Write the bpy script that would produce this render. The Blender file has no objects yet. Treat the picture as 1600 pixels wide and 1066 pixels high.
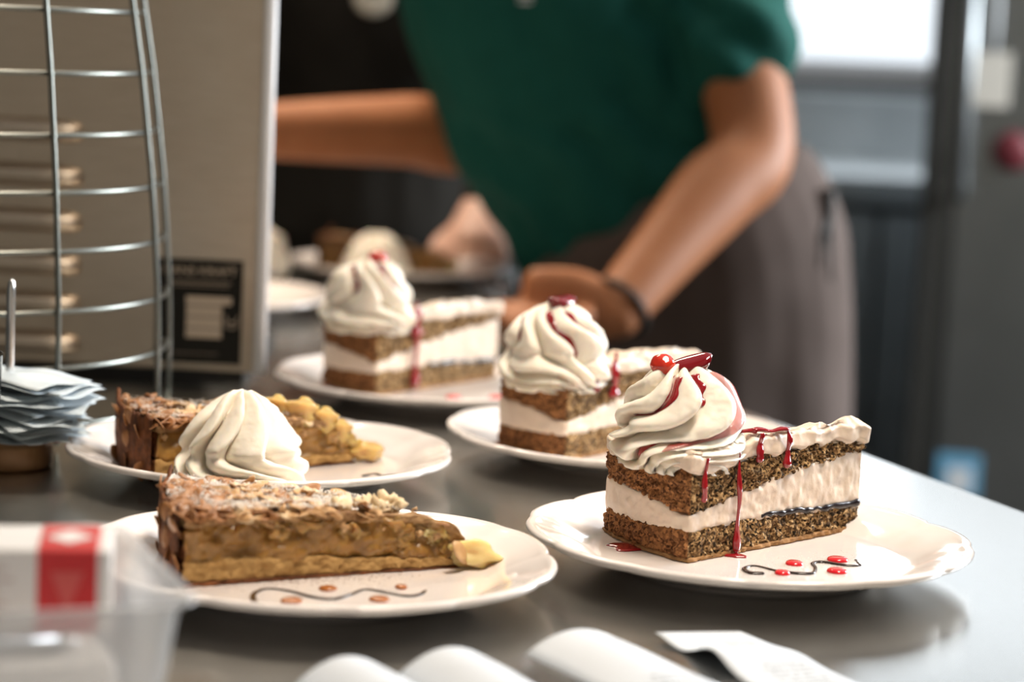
import bpy, math, random
import numpy as np
from mathutils import Vector, Matrix, Euler

PI = math.pi
rng = np.random.default_rng(7)
random.seed(7)
scene = bpy.context.scene
COL = scene.collection
TZ = 0.90            # table top height

# ------------------------------------------------------------------ camera
cam_d = bpy.data.cameras.new('camera')
cam = bpy.data.objects.new('camera', cam_d)
COL.objects.link(cam)
cam_d.sensor_width = 36.0
cam_d.lens = 85.0
cam_d.clip_start = 0.05
CAM_PITCH, CAM_ROLL, CAM_H = math.radians(7.64), math.radians(2.7), 1.21
cam.matrix_world = Matrix.Translation((0, 0, CAM_H)) @ Matrix.Rotation(PI/2 - CAM_PITCH, 4, 'X') @ Matrix.Rotation(CAM_ROLL, 4, 'Z')
cam_d.dof.use_dof = True
cam_d.dof.focus_distance = 1.42
cam_d.dof.aperture_fstop = 4.2
scene.camera = cam

# ------------------------------------------------------------------ world, lamps, exposure
world = bpy.data.worlds.new('world')
scene.world = world
world.use_nodes = True
wb = world.node_tree.nodes['Background']
wb.inputs[0].default_value = (0.86, 0.93, 1.0, 1)
wb.inputs[1].default_value = 1.6

def area(name, loc, target, sx, sy, power, col, spread=180):
    d = bpy.data.lights.new(name, 'AREA')
    d.shape = 'RECTANGLE'; d.size = sx; d.size_y = sy; d.energy = power; d.color = col; d.spread = math.radians(spread)
    o = bpy.data.objects.new(name, d); COL.objects.link(o)
    o.location = loc
    o.rotation_euler = (Vector(target) - Vector(loc)).to_track_quat('-Z', 'Y').to_euler()
    return o

area('daylight_side_window', (2.42, 3.10, 1.75), (0.0, 1.9, 0.95), 1.1, 1.2, 150, (0.90, 0.95, 1.0))
area('daylight_back_window', (1.13, 5.93, 1.70), (0.3, 1.5, 1.0), 1.84, 1.1, 13, (0.88, 0.94, 1.0))
area('ceiling_lamp_over_counter', (-0.50, 2.98, 2.55), (-0.22, 2.45, 0.9), 0.8, 0.30, 11, (1.0, 0.84, 0.66), 80)
area('added_pass_fill', (0.45, 1.15, 2.55), (0.02, 1.45, 0.9), 0.8, 0.30, 4.1, (1.0, 0.87, 0.72), 50)  # added fill for the front plates, beam kept narrow to miss the person
area('added_front_wash', (.35, -1.1, 2.55), (.1, -1.6, 0.9), 0.8, 0.30, 5, (1.0, 0.86, 0.70), 120)  # added to brighten the front wall that the machine panel reflects

scene.view_settings.view_transform = 'Standard'
scene.view_settings.look = 'None'
scene.view_settings.exposure = 0.0
scene.view_settings.gamma = 1.0
scene.view_settings.use_curve_mapping = False
scene.cycles.use_denoising = True

# ------------------------------------------------------------------ helpers
def tag(o, label=None, cat=None, group=None, kind=None):
    if label: o['label'] = label
    if cat: o['category'] = cat
    if group: o['group'] = group
    if kind: o['kind'] = kind
    return o

def empty(name, loc=(0, 0, 0), rz=0.0, parent=None):
    o = bpy.data.objects.new(name, None)
    o.empty_display_size = 0.02
    COL.objects.link(o)
    o.location = loc; o.rotation_euler = (0, 0, rz)
    if parent: o.parent = parent
    return o

def link(name, me, parent=None, loc=None, rot=None, scale=None):
    o = bpy.data.objects.new(name, me)
    COL.objects.link(o)
    if parent: o.parent = parent
    if loc is not None: o.location = loc
    if rot is not None: o.rotation_euler = rot
    if scale is not None: o.scale = scale
    return o

def mesh(name, verts, faces, mats=None, smooth=True, mat_idx=None):
    me = bpy.data.meshes.new(name)
    v = np.asarray(verts, dtype=float)
    me.from_pydata(v.tolist(), [], [list(map(int, f)) for f in faces])
    if mats is not None:
        for m in (mats if isinstance(mats, (list, tuple)) else [mats]):
            me.materials.append(m)
    if mat_idx is not None:
        me.polygons.foreach_set('material_index', np.asarray(mat_idx, dtype=np.int32))
    if smooth:
        me.polygons.foreach_set('use_smooth', np.ones(len(me.polygons), dtype=bool))
    me.update()
    return me

def build(name, verts, faces, mats, parent=None, smooth=True, **k):
    mi = k.pop('mat_idx', None)
    return link(name, mesh(name, verts, faces, mats, smooth, mi), parent, **k)

def merge(parts):
    V, Fs, off = [], [], 0
    for v, f in parts:
        v = np.asarray(v, dtype=float)
        V.append(v); Fs += [[i + off for i in q] for q in f]
        off += len(v)
    return np.concatenate(V), Fs

def box(cx, cy, cz, sx, sy, sz, bev=0.0):
    """box with (optionally) chamfered edges, as verts / faces"""
    x, y, z = sx/2, sy/2, sz/2
    if bev <= 0:
        v = [(-x,-y,-z),(x,-y,-z),(x,y,-z),(-x,y,-z),(-x,-y,z),(x,-y,z),(x,y,z),(-x,y,z)]
        f = [(0,3,2,1),(4,5,6,7),(0,1,5,4),(1,2,6,5),(2,3,7,6),(3,0,4,7)]
        return np.array(v) + (cx, cy, cz), f
    def rect(a, b, zz):
        c = min(bev, a*.9, b*.9)
        return [(-a+c,-b,zz),(a-c,-b,zz),(a,-b+c,zz),(a,b-c,zz),(a-c,b,zz),(-a+c,b,zz),(-a,b-c,zz),(-a,-b+c,zz)]
    loops = [rect(x-bev, y-bev, -z), rect(x, y, -z+bev), rect(x, y, z-bev), rect(x-bev, y-bev, z)]
    v, f = loft(np.array(loops), False)
    n = 8
    f += [tuple(range(n))[::-1], tuple(range(3*n, 4*n))]
    return v + (cx, cy, cz), f

def loft(L, poles=True, closed=True):
    """loops (m,n,3) -> tube; poles close both ends with a centre vertex"""
    L = np.asarray(L, dtype=float)
    m, n, _ = L.shape
    v = L.reshape(-1, 3)
    idx = np.arange(m*n).reshape(m, n)
    a, b = idx[:-1], idx[1:]
    if closed:
        q = np.stack([a, np.roll(a, -1, 1), np.roll(b, -1, 1), b], -1).reshape(-1, 4)
    else:
        q = np.stack([a[:, :-1], a[:, 1:], b[:, 1:], b[:, :-1]], -1).reshape(-1, 4)
    f = q.tolist()
    if poles:
        v = np.vstack([v, L[0].mean(0), L[-1].mean(0)])
        p0, p1 = m*n, m*n+1
        for i in range(n):
            j = (i+1) % n
            f.append((p0, idx[0, j], idx[0, i]))
            f.append((p1, idx[-1, i], idx[-1, j]))
    return v, f

def tube(pts, rad, n=10, flat=None, caps=True):
    """swept round tube; flat=(axis, factor) squashes along an axis"""
    P = np.asarray(pts, dtype=float)
    R = np.full(len(P), rad) if np.isscalar(rad) else np.asarray(rad, dtype=float)
    T = np.gradient(P, axis=0)
    T /= np.linalg.norm(T, axis=1, keepdims=True) + 1e-12
    ref = np.array([0, 0, 1.0]) if abs(T[0][2]) < .9 else np.array([1.0, 0, 0])
    a = np.linspace(0, 2*PI, n, endpoint=False)
    loops = []
    u = np.cross(T[0], ref); u /= np.linalg.norm(u)
    for i in range(len(P)):
        u = u - T[i]*np.dot(u, T[i]); u /= np.linalg.norm(u) + 1e-12
        w = np.cross(T[i], u)
        ring = (np.cos(a)[:, None]*u + np.sin(a)[:, None]*w)*R[i]
        if flat is not None:
            ax = np.array(flat[0], dtype=float)
            ring = ring - np.outer(ring @ ax, ax)*(1-flat[1])
        loops.append(P[i] + ring)
    return loft(np.array(loops), caps)

def revolve(profile, n=48, cx=0, cy=0):
    a = np.linspace(0, 2*PI, n, endpoint=False)
    L = [np.stack([cx + r*np.cos(a), cy + r*np.sin(a), np.full(n, z)], -1) for r, z in profile]
    return loft(np.array(L), True)

# vectorised value noise
def _h(ix, iy, iz, s):
    h = (ix.astype(np.int64)*374761393 + iy.astype(np.int64)*668265263 + iz.astype(np.int64)*2147483647 + s*974711) & 0xffffffff
    h = ((h ^ (h >> 13))*1274126177) & 0xffffffff
    h = ((h ^ (h >> 16))*2246822519) & 0xffffffff
    return ((h ^ (h >> 15)) & 0xffffff)/float(0xffffff)*2-1
def vnoise(p, s=0):
    p = np.asarray(p, dtype=float)
    i = np.floor(p); f = p-i; f = f*f*(3-2*f)
    x, y, z = i[..., 0].astype(np.int64), i[..., 1].astype(np.int64), i[..., 2].astype(np.int64)
    r = 0
    for dx in (0, 1):
        for dy in (0, 1):
            for dz in (0, 1):
                w = (f[..., 0] if dx else 1-f[..., 0])*(f[..., 1] if dy else 1-f[..., 1])*(f[..., 2] if dz else 1-f[..., 2])
                r = r + w*_h(x+dx, y+dy, z+dz, s)
    return r
def fbm(p, oct=3, s=0):
    p = np.asarray(p, dtype=float)
    r, a = 0, 1.0
    for o in range(oct):
        r = r + a*vnoise(p*(2.03**o), s+o*17); a *= .5
    return r
def sstep(a, b, x):
    t = np.clip((x-a)/(b-a), 0, 1)
    return t*t*(3-2*t)

# ------------------------------------------------------------------ materials
def new_mat(name):
    m = bpy.data.materials.new(name); m.use_nodes = True
    nt = m.node_tree
    return m, nt, nt.nodes['Principled BSDF']

def node(nt, kind, **vals):
    n = nt.nodes.new(kind)
    for k, v in vals.items():
        if hasattr(n, k) and not k[0].isupper():
            setattr(n, k, v)
        else:
            n.inputs[k].default_value = v
    return n

def mat(name, col, rough=.5, metal=0.0, sss=0.0, sss_r=(.01, .006, .004), trans=0.0, ior=1.45, col2=None, scale=60,
        col3=None, bump=0.0, bscale=None, coat=0.0, detail=4, vor=False, stretch=None, spec=.5, rvar=0.0, contrast=.18):
    m, nt, b = new_mat(name)
    b.inputs['Base Color'].default_value = (*col, 1)
    b.inputs['Roughness'].default_value = rough
    b.inputs['Metallic'].default_value = metal
    b.inputs['IOR'].default_value = ior
    b.inputs['Specular IOR Level'].default_value = spec
    b.inputs['Transmission Weight'].default_value = trans
    b.inputs['Coat Weight'].default_value = coat
    b.inputs['Coat Roughness'].default_value = .06
    if sss > 0:
        b.inputs['Subsurface Weight'].default_value = sss
        b.inputs['Subsurface Radius'].default_value = sss_r
        b.inputs['Subsurface Scale'].default_value = 1.0
    if col2 is None and bump == 0 and rvar == 0:
        return m
    tc = nt.nodes.new('ShaderNodeTexCoord')
    src = tc.outputs['Object']
    if stretch:
        mp = node(nt, 'ShaderNodeMapping'); mp.inputs['Scale'].default_value = stretch
        nt.links.new(src, mp.inputs[0]); src = mp.outputs[0]
    if vor:
        n1 = node(nt, 'ShaderNodeTexVoronoi', Scale=scale)
        fac = n1.outputs['Color']
    else:
        n1 = node(nt, 'ShaderNodeTexNoise', Scale=scale, Detail=detail, Roughness=.6)
        fac = n1.outputs['Fac']
    nt.links.new(src, n1.inputs['Vector'])
    if col2 is not None:
        r = nt.nodes.new('ShaderNodeValToRGB')
        e = r.color_ramp.elements
        e[0].position = .5-contrast; e[0].color = (*col, 1)
        e[1].position = .5+contrast; e[1].color = (*col2, 1)
        if col3 is not None:
            k = e.new(.5); k.color = (*col3, 1)
        nt.links.new(fac, r.inputs[0]); nt.links.new(r.outputs[0], b.inputs['Base Color'])
    if rvar:
        mr = node(nt, 'ShaderNodeMapRange'); mr.inputs['To Min'].default_value = max(.02, rough-rvar); mr.inputs['To Max'].default_value = rough+rvar
        nt.links.new(n1.outputs['Fac'] if not vor else n1.outputs['Distance'], mr.inputs[0]); nt.links.new(mr.outputs[0], b.inputs['Roughness'])
    if bump:
        n2 = node(nt, 'ShaderNodeTexNoise', Scale=bscale or scale, Detail=3)
        nt.links.new(src, n2.inputs['Vector'])
        bp = node(nt, 'ShaderNodeBump', Strength=1.0, Distance=bump)
        nt.links.new(n2.outputs['Fac'], bp.inputs['Height']); nt.links.new(bp.outputs[0], b.inputs['Normal'])
    return m

M = {}
M['ceramic'] = mat('glazed_white_ceramic', (.80, .735, .70), .12, coat=.6, sss=.0)
M['steel_table'] = mat('brushed_steel_worktop', (.40, .395, .37), .24, 1.0, col2=(.52, .515, .49), scale=9, rvar=.07, bump=.00006, bscale=240, stretch=(1, .12, 1), detail=6)
M['steel_panel'] = mat('brushed_steel_panel', (.56, .47, .37), .36, 1.0, col2=(.62, .53, .43), scale=30, rvar=.05, stretch=(1, 1, 8))
M['steel_bright'] = mat('polished_steel', (.78, .78, .78), .18, 1.0)
M['steel_dull'] = mat('dull_steel', (.42, .45, .46), .38, 1.0, col2=(.50, .53, .54), scale=5, rvar=.05)
M['steel_dark'] = mat('darker_fridge_steel', (.25, .275, .285), .32, 1.0, col2=(.30, .325, .335), scale=5, rvar=.05)
M['wire'] = mat('grey_chromed_wire', (.22, .23, .21), .30, 1.0)
M['black'] = mat('black_plastic', (.012, .011, .010), .45)
M['cream'] = mat('whipped_cream', (.86, .79, .68), .42, sss=.35, sss_r=(.006, .004, .0025), bump=.00012, bscale=420)
M['cream_fill'] = mat('coffee_cream', (.68, .545, .43), .5, sss=.2, sss_r=(.004, .0025, .0015), col2=(.74, .61, .49), scale=45, bump=.0005, bscale=130)
M['sponge'] = mat('nut_sponge_crumb', (.022, .014, .007), .85, col2=(.52, .335, .155), col3=(.165, .088, .036), scale=750, bump=.0014, bscale=420, contrast=.30, spec=.2, vor=True)
M['sponge_crust'] = mat('baked_sponge_outside', (.07, .026, .010), .85, col2=(.36, .16, .06), contrast=.3, vor=True, scale=700, bump=.0010, bscale=400, spec=.2)
M['biscuit'] = mat('biscuit_base', (.24, .12, .045), .8, col2=(.40, .22, .09), scale=200, bump=.0006, bscale=300, spec=.25)
M['jam'] = mat('dark_plum_jam', (.010, .005, .006), .22)
M['sauce'] = mat('red_cherry_sauce', (.26, .009, .013), .10, sss=.0, coat=.4)
M['sauce_thin'] = mat('thin_red_sauce', (.40, .025, .022), .18, coat=.3)
M['sauce_thin'].node_tree.nodes['Principled BSDF'].inputs['Alpha'].default_value = .55
M['cherry'] = mat('glazed_cherry', (.46, .018, .010), .08, coat=.6, sss=.3, sss_r=(.006, .001, .0006), col2=(.60, .05, .02), scale=90)
M['cherry_dark'] = mat('dark_cherry_jelly', (.17, .004, .008), .08, coat=.6)
M['red_gel'] = mat('red_fruit_gel', (.66, .012, .020), .08, coat=.5)
M['chocolate'] = mat('chocolate_sauce', (.022, .010, .006), .12, coat=.3)
M['caramel'] = mat('caramel_sauce', (.36, .115, .028), .12, coat=.4)
M['pie_base'] = mat('golden_shortcrust', (.30, .16, .05), .75, col2=(.50, .31, .12), scale=120, bump=.0006, bscale=350, spec=.25)
M['pie_crust'] = mat('dark_baked_crust', (.055, .017, .006), .7, col2=(.21, .070, .020), scale=110, bump=.0010, bscale=260, spec=.3)
M['filling'] = mat('apple_filling', (.17, .085, .022), .28, sss=.4, sss_r=(.010, .005, .0015), col2=(.42, .22, .055), scale=38, bump=.0005, bscale=160, contrast=.22)
M['nut_top'] = mat('almond_topping', (.16, .065, .020), .6, col2=(.48, .30, .14), scale=95, bump=.0012, bscale=200, spec=.4)
M['apple_face'] = mat('browned_apple', (.30, .155, .045), .28, sss=.4, sss_r=(.010, .005, .0015), col2=(.45, .26, .08), scale=60, bump=.0004, bscale=150)
M['apple'] = mat('cooked_apple', (.52, .33, .11), .25, sss=.6, sss_r=(.014, .009, .003), col2=(.66, .46, .18), scale=70, bump=.0003, bscale=140)
M['apple_pale'] = mat('pale_cooked_apple', (.70, .52, .22), .22, sss=.6, sss_r=(.014, .010, .004), col2=(.78, .62, .30), scale=60)
M['flake_a'] = mat('toasted_almond', (.50, .27, .11), .4, col2=(.66, .43, .22), scale=120)
M['flake_b'] = mat('dark_toasted_almond', (.26, .10, .032), .4, col2=(.42, .20, .075), scale=120)
M['flake_c'] = mat('pale_almond', (.62, .44, .25), .45, col2=(.70, .54, .34), scale=120)
M['crumb'] = mat('sugar_crumb', (.62, .46, .27), .5, col2=(.74, .60, .40), scale=200, sss=.2, sss_r=(.004, .003, .002))
M['sugar'] = mat('powdered_sugar', (.82, .78, .73), .9, spec=.2)
M['cocoa'] = mat('cocoa_powder', (.20, .10, .05), .9, spec=.2)
M['cutlery_grey'] = mat('white_paint', (.8, .8, .8), .5)
M['wood'] = mat('brown_wood', (.20, .095, .038), .45, col2=(.32, .17, .075), scale=18, stretch=(1, 8, 1))
M['floor'] = mat('dark_floor_tile', (.050, .045, .040), .5, col2=(.075, .067, .06), scale=3)
M['wall'] = mat('dark_grey_kitchen_wall', (.075, .072, .066), .7, col2=(.09, .087, .08), scale=2)
M['wall_light'] = mat('cream_wall_paint', (.62, .55, .45), .8)
M['ceiling'] = mat('white_ceiling_paint', (.62, .60, .57), .8)
M['skin'] = mat('tanned_skin', (.345, .130, .052), .55, spec=.35, sss=.12, sss_r=(.012, .005, .003), col2=(.385, .152, .064), scale=25)
M['skin_pale'] = mat('pale_skin', (.62, .36, .27), .48, sss=.12, sss_r=(.012, .005, .003), col2=(.67, .41, .31), scale=25)
M['hair'] = mat('dark_hair', (.02, .012, .008), .5)
M['shirt'] = mat('green_cotton', (.007, .072, .057), .85, col2=(.009, .084, .067), scale=40, bump=.0002, bscale=900, spec=.2)
M['shirt_black'] = mat('black_cotton', (.020, .018, .015), .9, spec=.15)
M['jeans'] = mat('dark_blue_denim', (.020, .028, .038), .9, spec=.15)
M['apron'] = mat('brown_apron_cloth', (.10, .074, .063), .85, col2=(.112, .083, .071), scale=30, spec=.2)
M['cord'] = mat('dark_cord', (.02, .017, .013), .7)
M['eye'] = mat('eye_white', (.8, .78, .75), .2)
M['paper_red'] = mat('red_card', (.60, .020, .022), .4)
M['paper_white'] = mat('white_card', (.80, .77, .75), .45)
M['slip'] = mat('bluish_receipt_paper', (.50, .57, .61), .7, col2=(.62, .68, .71), scale=30)
M['ink'] = mat('grey_print', (.16, .16, .17), .7)
M['label_black'] = mat('black_label_film', (.012, .011, .009), .7, spec=.15)
M['label_tan'] = mat('tan_label_print', (.42, .34, .26), .5)
M['tag_cream'] = mat('cream_paper_tag', (.70, .66, .58), .7)
M['red_knob'] = mat('dull_red_plastic', (.14, .018, .025), .5)
M['blue_print'] = mat('light_blue_sticker', (.16, .42, .62), .5)
M['white_print'] = mat('white_sticker', (.75, .78, .80), .5)
M['pearl'] = mat('pale_trinket', (.66, .62, .52), .4)

def glass_mat(name, tint, rough, alpha):
    m, nt, b = new_mat(name)
    b.inputs['Base Color'].default_value = (*tint, 1)
    b.inputs['Roughness'].default_value = rough
    b.inputs['IOR'].default_value = 1.46
    b.inputs['Alpha'].default_value = alpha
    b.inputs['Transmission Weight'].default_value = 0.0
    return m
M['clear_plastic'] = glass_mat('cloudy_clear_plastic', (.80, .82, .85), .20, .40)
M['pane'] = glass_mat('window_glass', (.9, .95, 1), .05, .06)
m, nt, b = new_mat('tumbler_glass'); b.inputs['Transmission Weight'].default_value = 1; b.inputs['Roughness'].default_value = .02; M['tumbler'] = m

def paper_mat():
    """thermal paper with lines of small grey print, laid out in the sheet's own UV"""
    m, nt, b = new_mat('printed_receipt_paper')
    b.inputs['Roughness'].default_value = .6
    uv = nt.nodes.new('ShaderNodeUVMap')
    sp = nt.nodes.new('ShaderNodeSeparateXYZ'); nt.links.new(uv.outputs[0], sp.inputs[0])
    def mth(op, a, c=None, d=None):
        n = nt.nodes.new('ShaderNodeMath'); n.operation = op
        for k, v in enumerate((a, c, d)):
            if v is None: continue
            if isinstance(v, (int, float)): n.inputs[k].default_value = v
            else: nt.links.new(v, n.inputs[k])
        return n.outputs[0]
    u, v = sp.outputs[0], sp.outputs[1]
    line = mth('GREATER_THAN', mth('FRACT', mth('MULTIPLY', v, 20.0)), .45)
    cell = nt.nodes.new('ShaderNodeCombineXYZ')
    nt.links.new(mth('FLOOR', mth('MULTIPLY', u, 60.0)), cell.inputs[0])
    nt.links.new(mth('FLOOR', mth('MULTIPLY', v, 20.0)), cell.inputs[1])
    wn = nt.nodes.new('ShaderNodeTexWhiteNoise'); nt.links.new(cell.outputs[0], wn.inputs[0])
    ch = mth('GREATER_THAN', wn.outputs[0], .35)
    low = mth('MULTIPLY', mth('LESS_THAN', v, .42), mth('GREATER_THAN', v, .06))
    low = mth('MULTIPLY', low, mth('MULTIPLY', mth('GREATER_THAN', u, .34), mth('LESS_THAN', u, .93)))
    hi = mth('MULTIPLY', mth('LESS_THAN', v, .86), mth('GREATER_THAN', v, .74))
    hi = mth('MULTIPLY', hi, mth('MULTIPLY', mth('GREATER_THAN', u, .56), mth('LESS_THAN', u, .90)))
    area_ = mth('MAXIMUM', low, hi)
    fac = mth('MULTIPLY', mth('MULTIPLY', mth('MULTIPLY', line, ch), area_), .55)
    mx = nt.nodes.new('ShaderNodeMix'); mx.data_type = 'RGBA'
    nt.links.new(fac, mx.inputs[0])
    mx.inputs[6].default_value = (.60, .64, .69, 1); mx.inputs[7].default_value = (.16, .17, .19, 1)
    nt.links.new(mx.outputs[2], b.inputs['Base Color'])
    return m
M['receipt'] = paper_mat()

# ------------------------------------------------------------------ the room
def struct(name, parts, m, **k):
    v, f = merge(parts)
    return tag(build(name, v, f, m, smooth=False, **k), kind='structure')

RX0, RX1, RY0, RY1, RZ = -2.6, 2.5, -1.6, 6.0, 2.7
struct('floor', [box((RX0+RX1)/2, (RY0+RY1)/2, -.03, RX1-RX0+.3, RY1-RY0+.3, .06)], M['floor'])
struct('ceiling', [box((RX0+RX1)/2, (RY0+RY1)/2, RZ+.03, RX1-RX0+.3, RY1-RY0+.3, .06)], M['ceiling'])
struct('wall_left', [box(RX0-.05, (RY0+RY1)/2, RZ/2, .1, RY1-RY0, RZ)], M['wall'])
struct('wall_front', [box((RX0+RX1)/2, RY0-.05, RZ/2, RX1-RX0, .1, RZ)], M['wall_light'])
WX0, WX1, WZ0, WZ1 = .16, 2.10, 1.10, 2.30      # window in the back wall
struct('wall_back', [box((RX0+WX0)/2, RY1+.05, RZ/2, WX0-RX0, .1, RZ), box((WX1+RX1)/2, RY1+.05, RZ/2, RX1-WX1, .1, RZ),
                     box((WX0+WX1)/2, RY1+.05, WZ0/2, WX1-WX0, .1, WZ0), box((WX0+WX1)/2, RY1+.05, (WZ1+RZ)/2, WX1-WX0, .1, RZ-WZ1)], M['wall'])
SY0, SY1, SZ0, SZ1 = 2.50, 3.70, 1.10, 2.40       # window in the right wall
struct('wall_right', [box(RX1+.05, (RY0+SY0)/2, RZ/2, .1, SY0-RY0, RZ), box(RX1+.05, (SY1+RY1)/2, RZ/2, .1, RY1-SY1, RZ),
                      box(RX1+.05, (SY0+SY1)/2, SZ0/2, .1, SY1-SY0, SZ0), box(RX1+.05, (SY0+SY1)/2, (SZ1+RZ)/2, .1, SY1-SY0, RZ-SZ1)], M['wall'])
def window(name, c, w, h, axis):
    root = tag(empty(name, c), kind='structure')
    t = .045
    def bx(nm, a, z, sa, sz, th, m):
        v, f = box(a, 0, z, sa, th, sz)
        o = build(nm, v, f, m, root, smooth=False)
        if axis == 'x': o.rotation_euler = (0, 0, PI/2)
    bx('window_frame', 0, h/2-t/2, w, t, .07, M['cutlery_grey']); bx('window_frame', 0, -h/2+t/2, w, t, .07, M['cutlery_grey'])
    bx('window_frame', -w/2+t/2, 0, t, h-2*t, .07, M['cutlery_grey']); bx('window_frame', w/2-t/2, 0, t, h-2*t, .07, M['cutlery_grey'])
    bx('pane', 0, 0, w-2*t, h-2*t, .006, M['pane'])
window('window_1', ((WX0+WX1)/2, RY1+.05, (WZ0+WZ1)/2), WX1-WX0, WZ1-WZ0, 'y')
window('window_2', (RX1+.05, (SY0+SY1)/2, (SZ0+SZ1)/2), SY1-SY0, SZ1-SZ0, 'x')

# ------------------------------------------------------------------ steel worktop on legs
tbl = tag(empty('steel_worktable', (-.4, 1.9, 0)), 'brushed stainless steel worktable under all the plates', 'table')
outline = [(-1.3, .62), (.733, .62), (.115, 2.15), (.035, 2.42), (.005, 2.62), (0.0, 3.0), (-1.3, 3.0)]
def prism(poly, z0, z1):
    n = len(poly)
    v = [(x, y, z0) for x, y in poly] + [(x, y, z1) for x, y in poly]
    f = [tuple(range(n))[::-1], tuple(range(n, 2*n))] + [(i, (i+1) % n, n+(i+1) % n, n+i) for i in range(n)]
    return np.array(v, dtype=float), f
def inset(poly, d):
    P = np.array(poly); n = len(P); out = []
    for i in range(n):
        a, b, c = P[i-1], P[i], P[(i+1) % n]
        n1 = np.array([-(b-a)[1], (b-a)[0]]); n1 /= np.linalg.norm(n1)
        n2 = np.array([-(c-b)[1], (c-b)[0]]); n2 /= np.linalg.norm(n2)
        k = n1+n2; k /= max(.4, np.dot(k, k)/2) ; out.append(b + d*k)
    return [tuple(p) for p in out]
a0, a1 = outline, inset(outline, .0025)
n = len(a0)
L = np.array([[(x, y, TZ-.04) for x, y in a1], [(x, y, TZ-.037) for x, y in a0], [(x, y, TZ-.003) for x, y in a0], [(x, y, TZ) for x, y in a1]])
v, f = loft(L, False); f += [tuple(range(n))[::-1], tuple(range(3*n, 4*n))]
build('worktop', v - np.array((-.4, 1.9, 0)), f, M['steel_table'], tbl, smooth=False)
for (x, y) in ((-1.22, .72), (.52, .74), (-.06, 2.2), (-.07, 2.9), (-1.22, 2.9)):
    v, f = tube([(x+.4, y-1.9, 0), (x+.4, y-1.9, TZ-.04)], .022, 14)
    build('leg', v, f, M['steel_dull'], tbl)
v, f = box(0, 0, 0, 1.0, 1.3, .025, .004)
build('under_shelf', v + (-.35, -.05, .25), f, M['steel_dull'], tbl, smooth=False)

# ------------------------------------------------------------------ plates
def plate_mesh(R=.1295, seed=0):
    n = 216
    th = np.linspace(0, 2*PI, n, endpoint=False)
    # bracket-shaped rim: broad lobes with small shoulders between them
    k = 6
    ph = (th*k/(2*PI)) % 1.0
    lobe = np.abs(np.sin(PI*ph))**.55
    sh = .962 + .038*lobe - .012*np.exp(-((ph-.5)/.07)**2)
    prof = [(.20, .0105), (.40, .0078), (.70, .0080), (.725, .0085), (.76, .0102), (.80, .0128), (.85, .0155), (.90, .0178),
            (.935, .0190), (.955, .0202), (.975, .0214), (.992, .0213), (1.0, .0200), (.999, .0184), (.985, .0168), (.955, .0156),
            (.88, .0132), (.78, .0096), (.68, .0056), (.60, .0020), (.585, .0), (.565, .0), (.555, .0022), (.30, .0026)]
    prof[0] = (.20, .0080)
    L = []
    for r, z in prof:
        w = sstep(.60, .95, r)
        rr = R*r*(1 + (sh-1)*w)
        zz = z + .0011*w*(lobe-.6) + 0*th
        L.append(np.stack([rr*np.cos(th), rr*np.sin(th), zz], -1))
    L = L[::-1]
    v, f = loft(np.array(L), True)
    return mesh('plate', v, f, M['ceramic'])
PLATE = plate_mesh()
def plate(x, y, rz, label):
    o = link('dessert_plate', PLATE, loc=(x, y, TZ), rot=(0, 0, rz))
    return tag(o, label, 'plate', 'white scalloped dessert plates')
ZP = TZ + .0080
PA, PB, PC, PD, PE_, PF, PG, PH = (-.098, 1.273), (.142, 1.374), (-.163, 1.578), (.085, 1.702), (-.062, 1.928), (-.137, 2.80), (-.3125, 2.43), (-.385, 2.695)
plate(*PA, .15, 'scalloped white plate under the nearest apple pie slice')
plate(*PB, .42, 'scalloped white plate under the sharp nearest torte slice at right')
plate(*PC, .05, 'scalloped white plate holding apple pie with a cream rosette in front')
plate(*PD, .3, 'scalloped white plate under the middle torte slice, between two other torte plates')
plate(*PE_, .0, 'scalloped white plate under the blurred torte slice beside the steel machine')
plate(*PF, .2, 'farthest white plate with pie, by the two hands')
plate(*PG, .1, 'empty-looking white plate rim peeking out from behind the machine edge')
plate(*PH, .35, 'far white plate half hidden behind the machine, holding a cream rosette')

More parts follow.
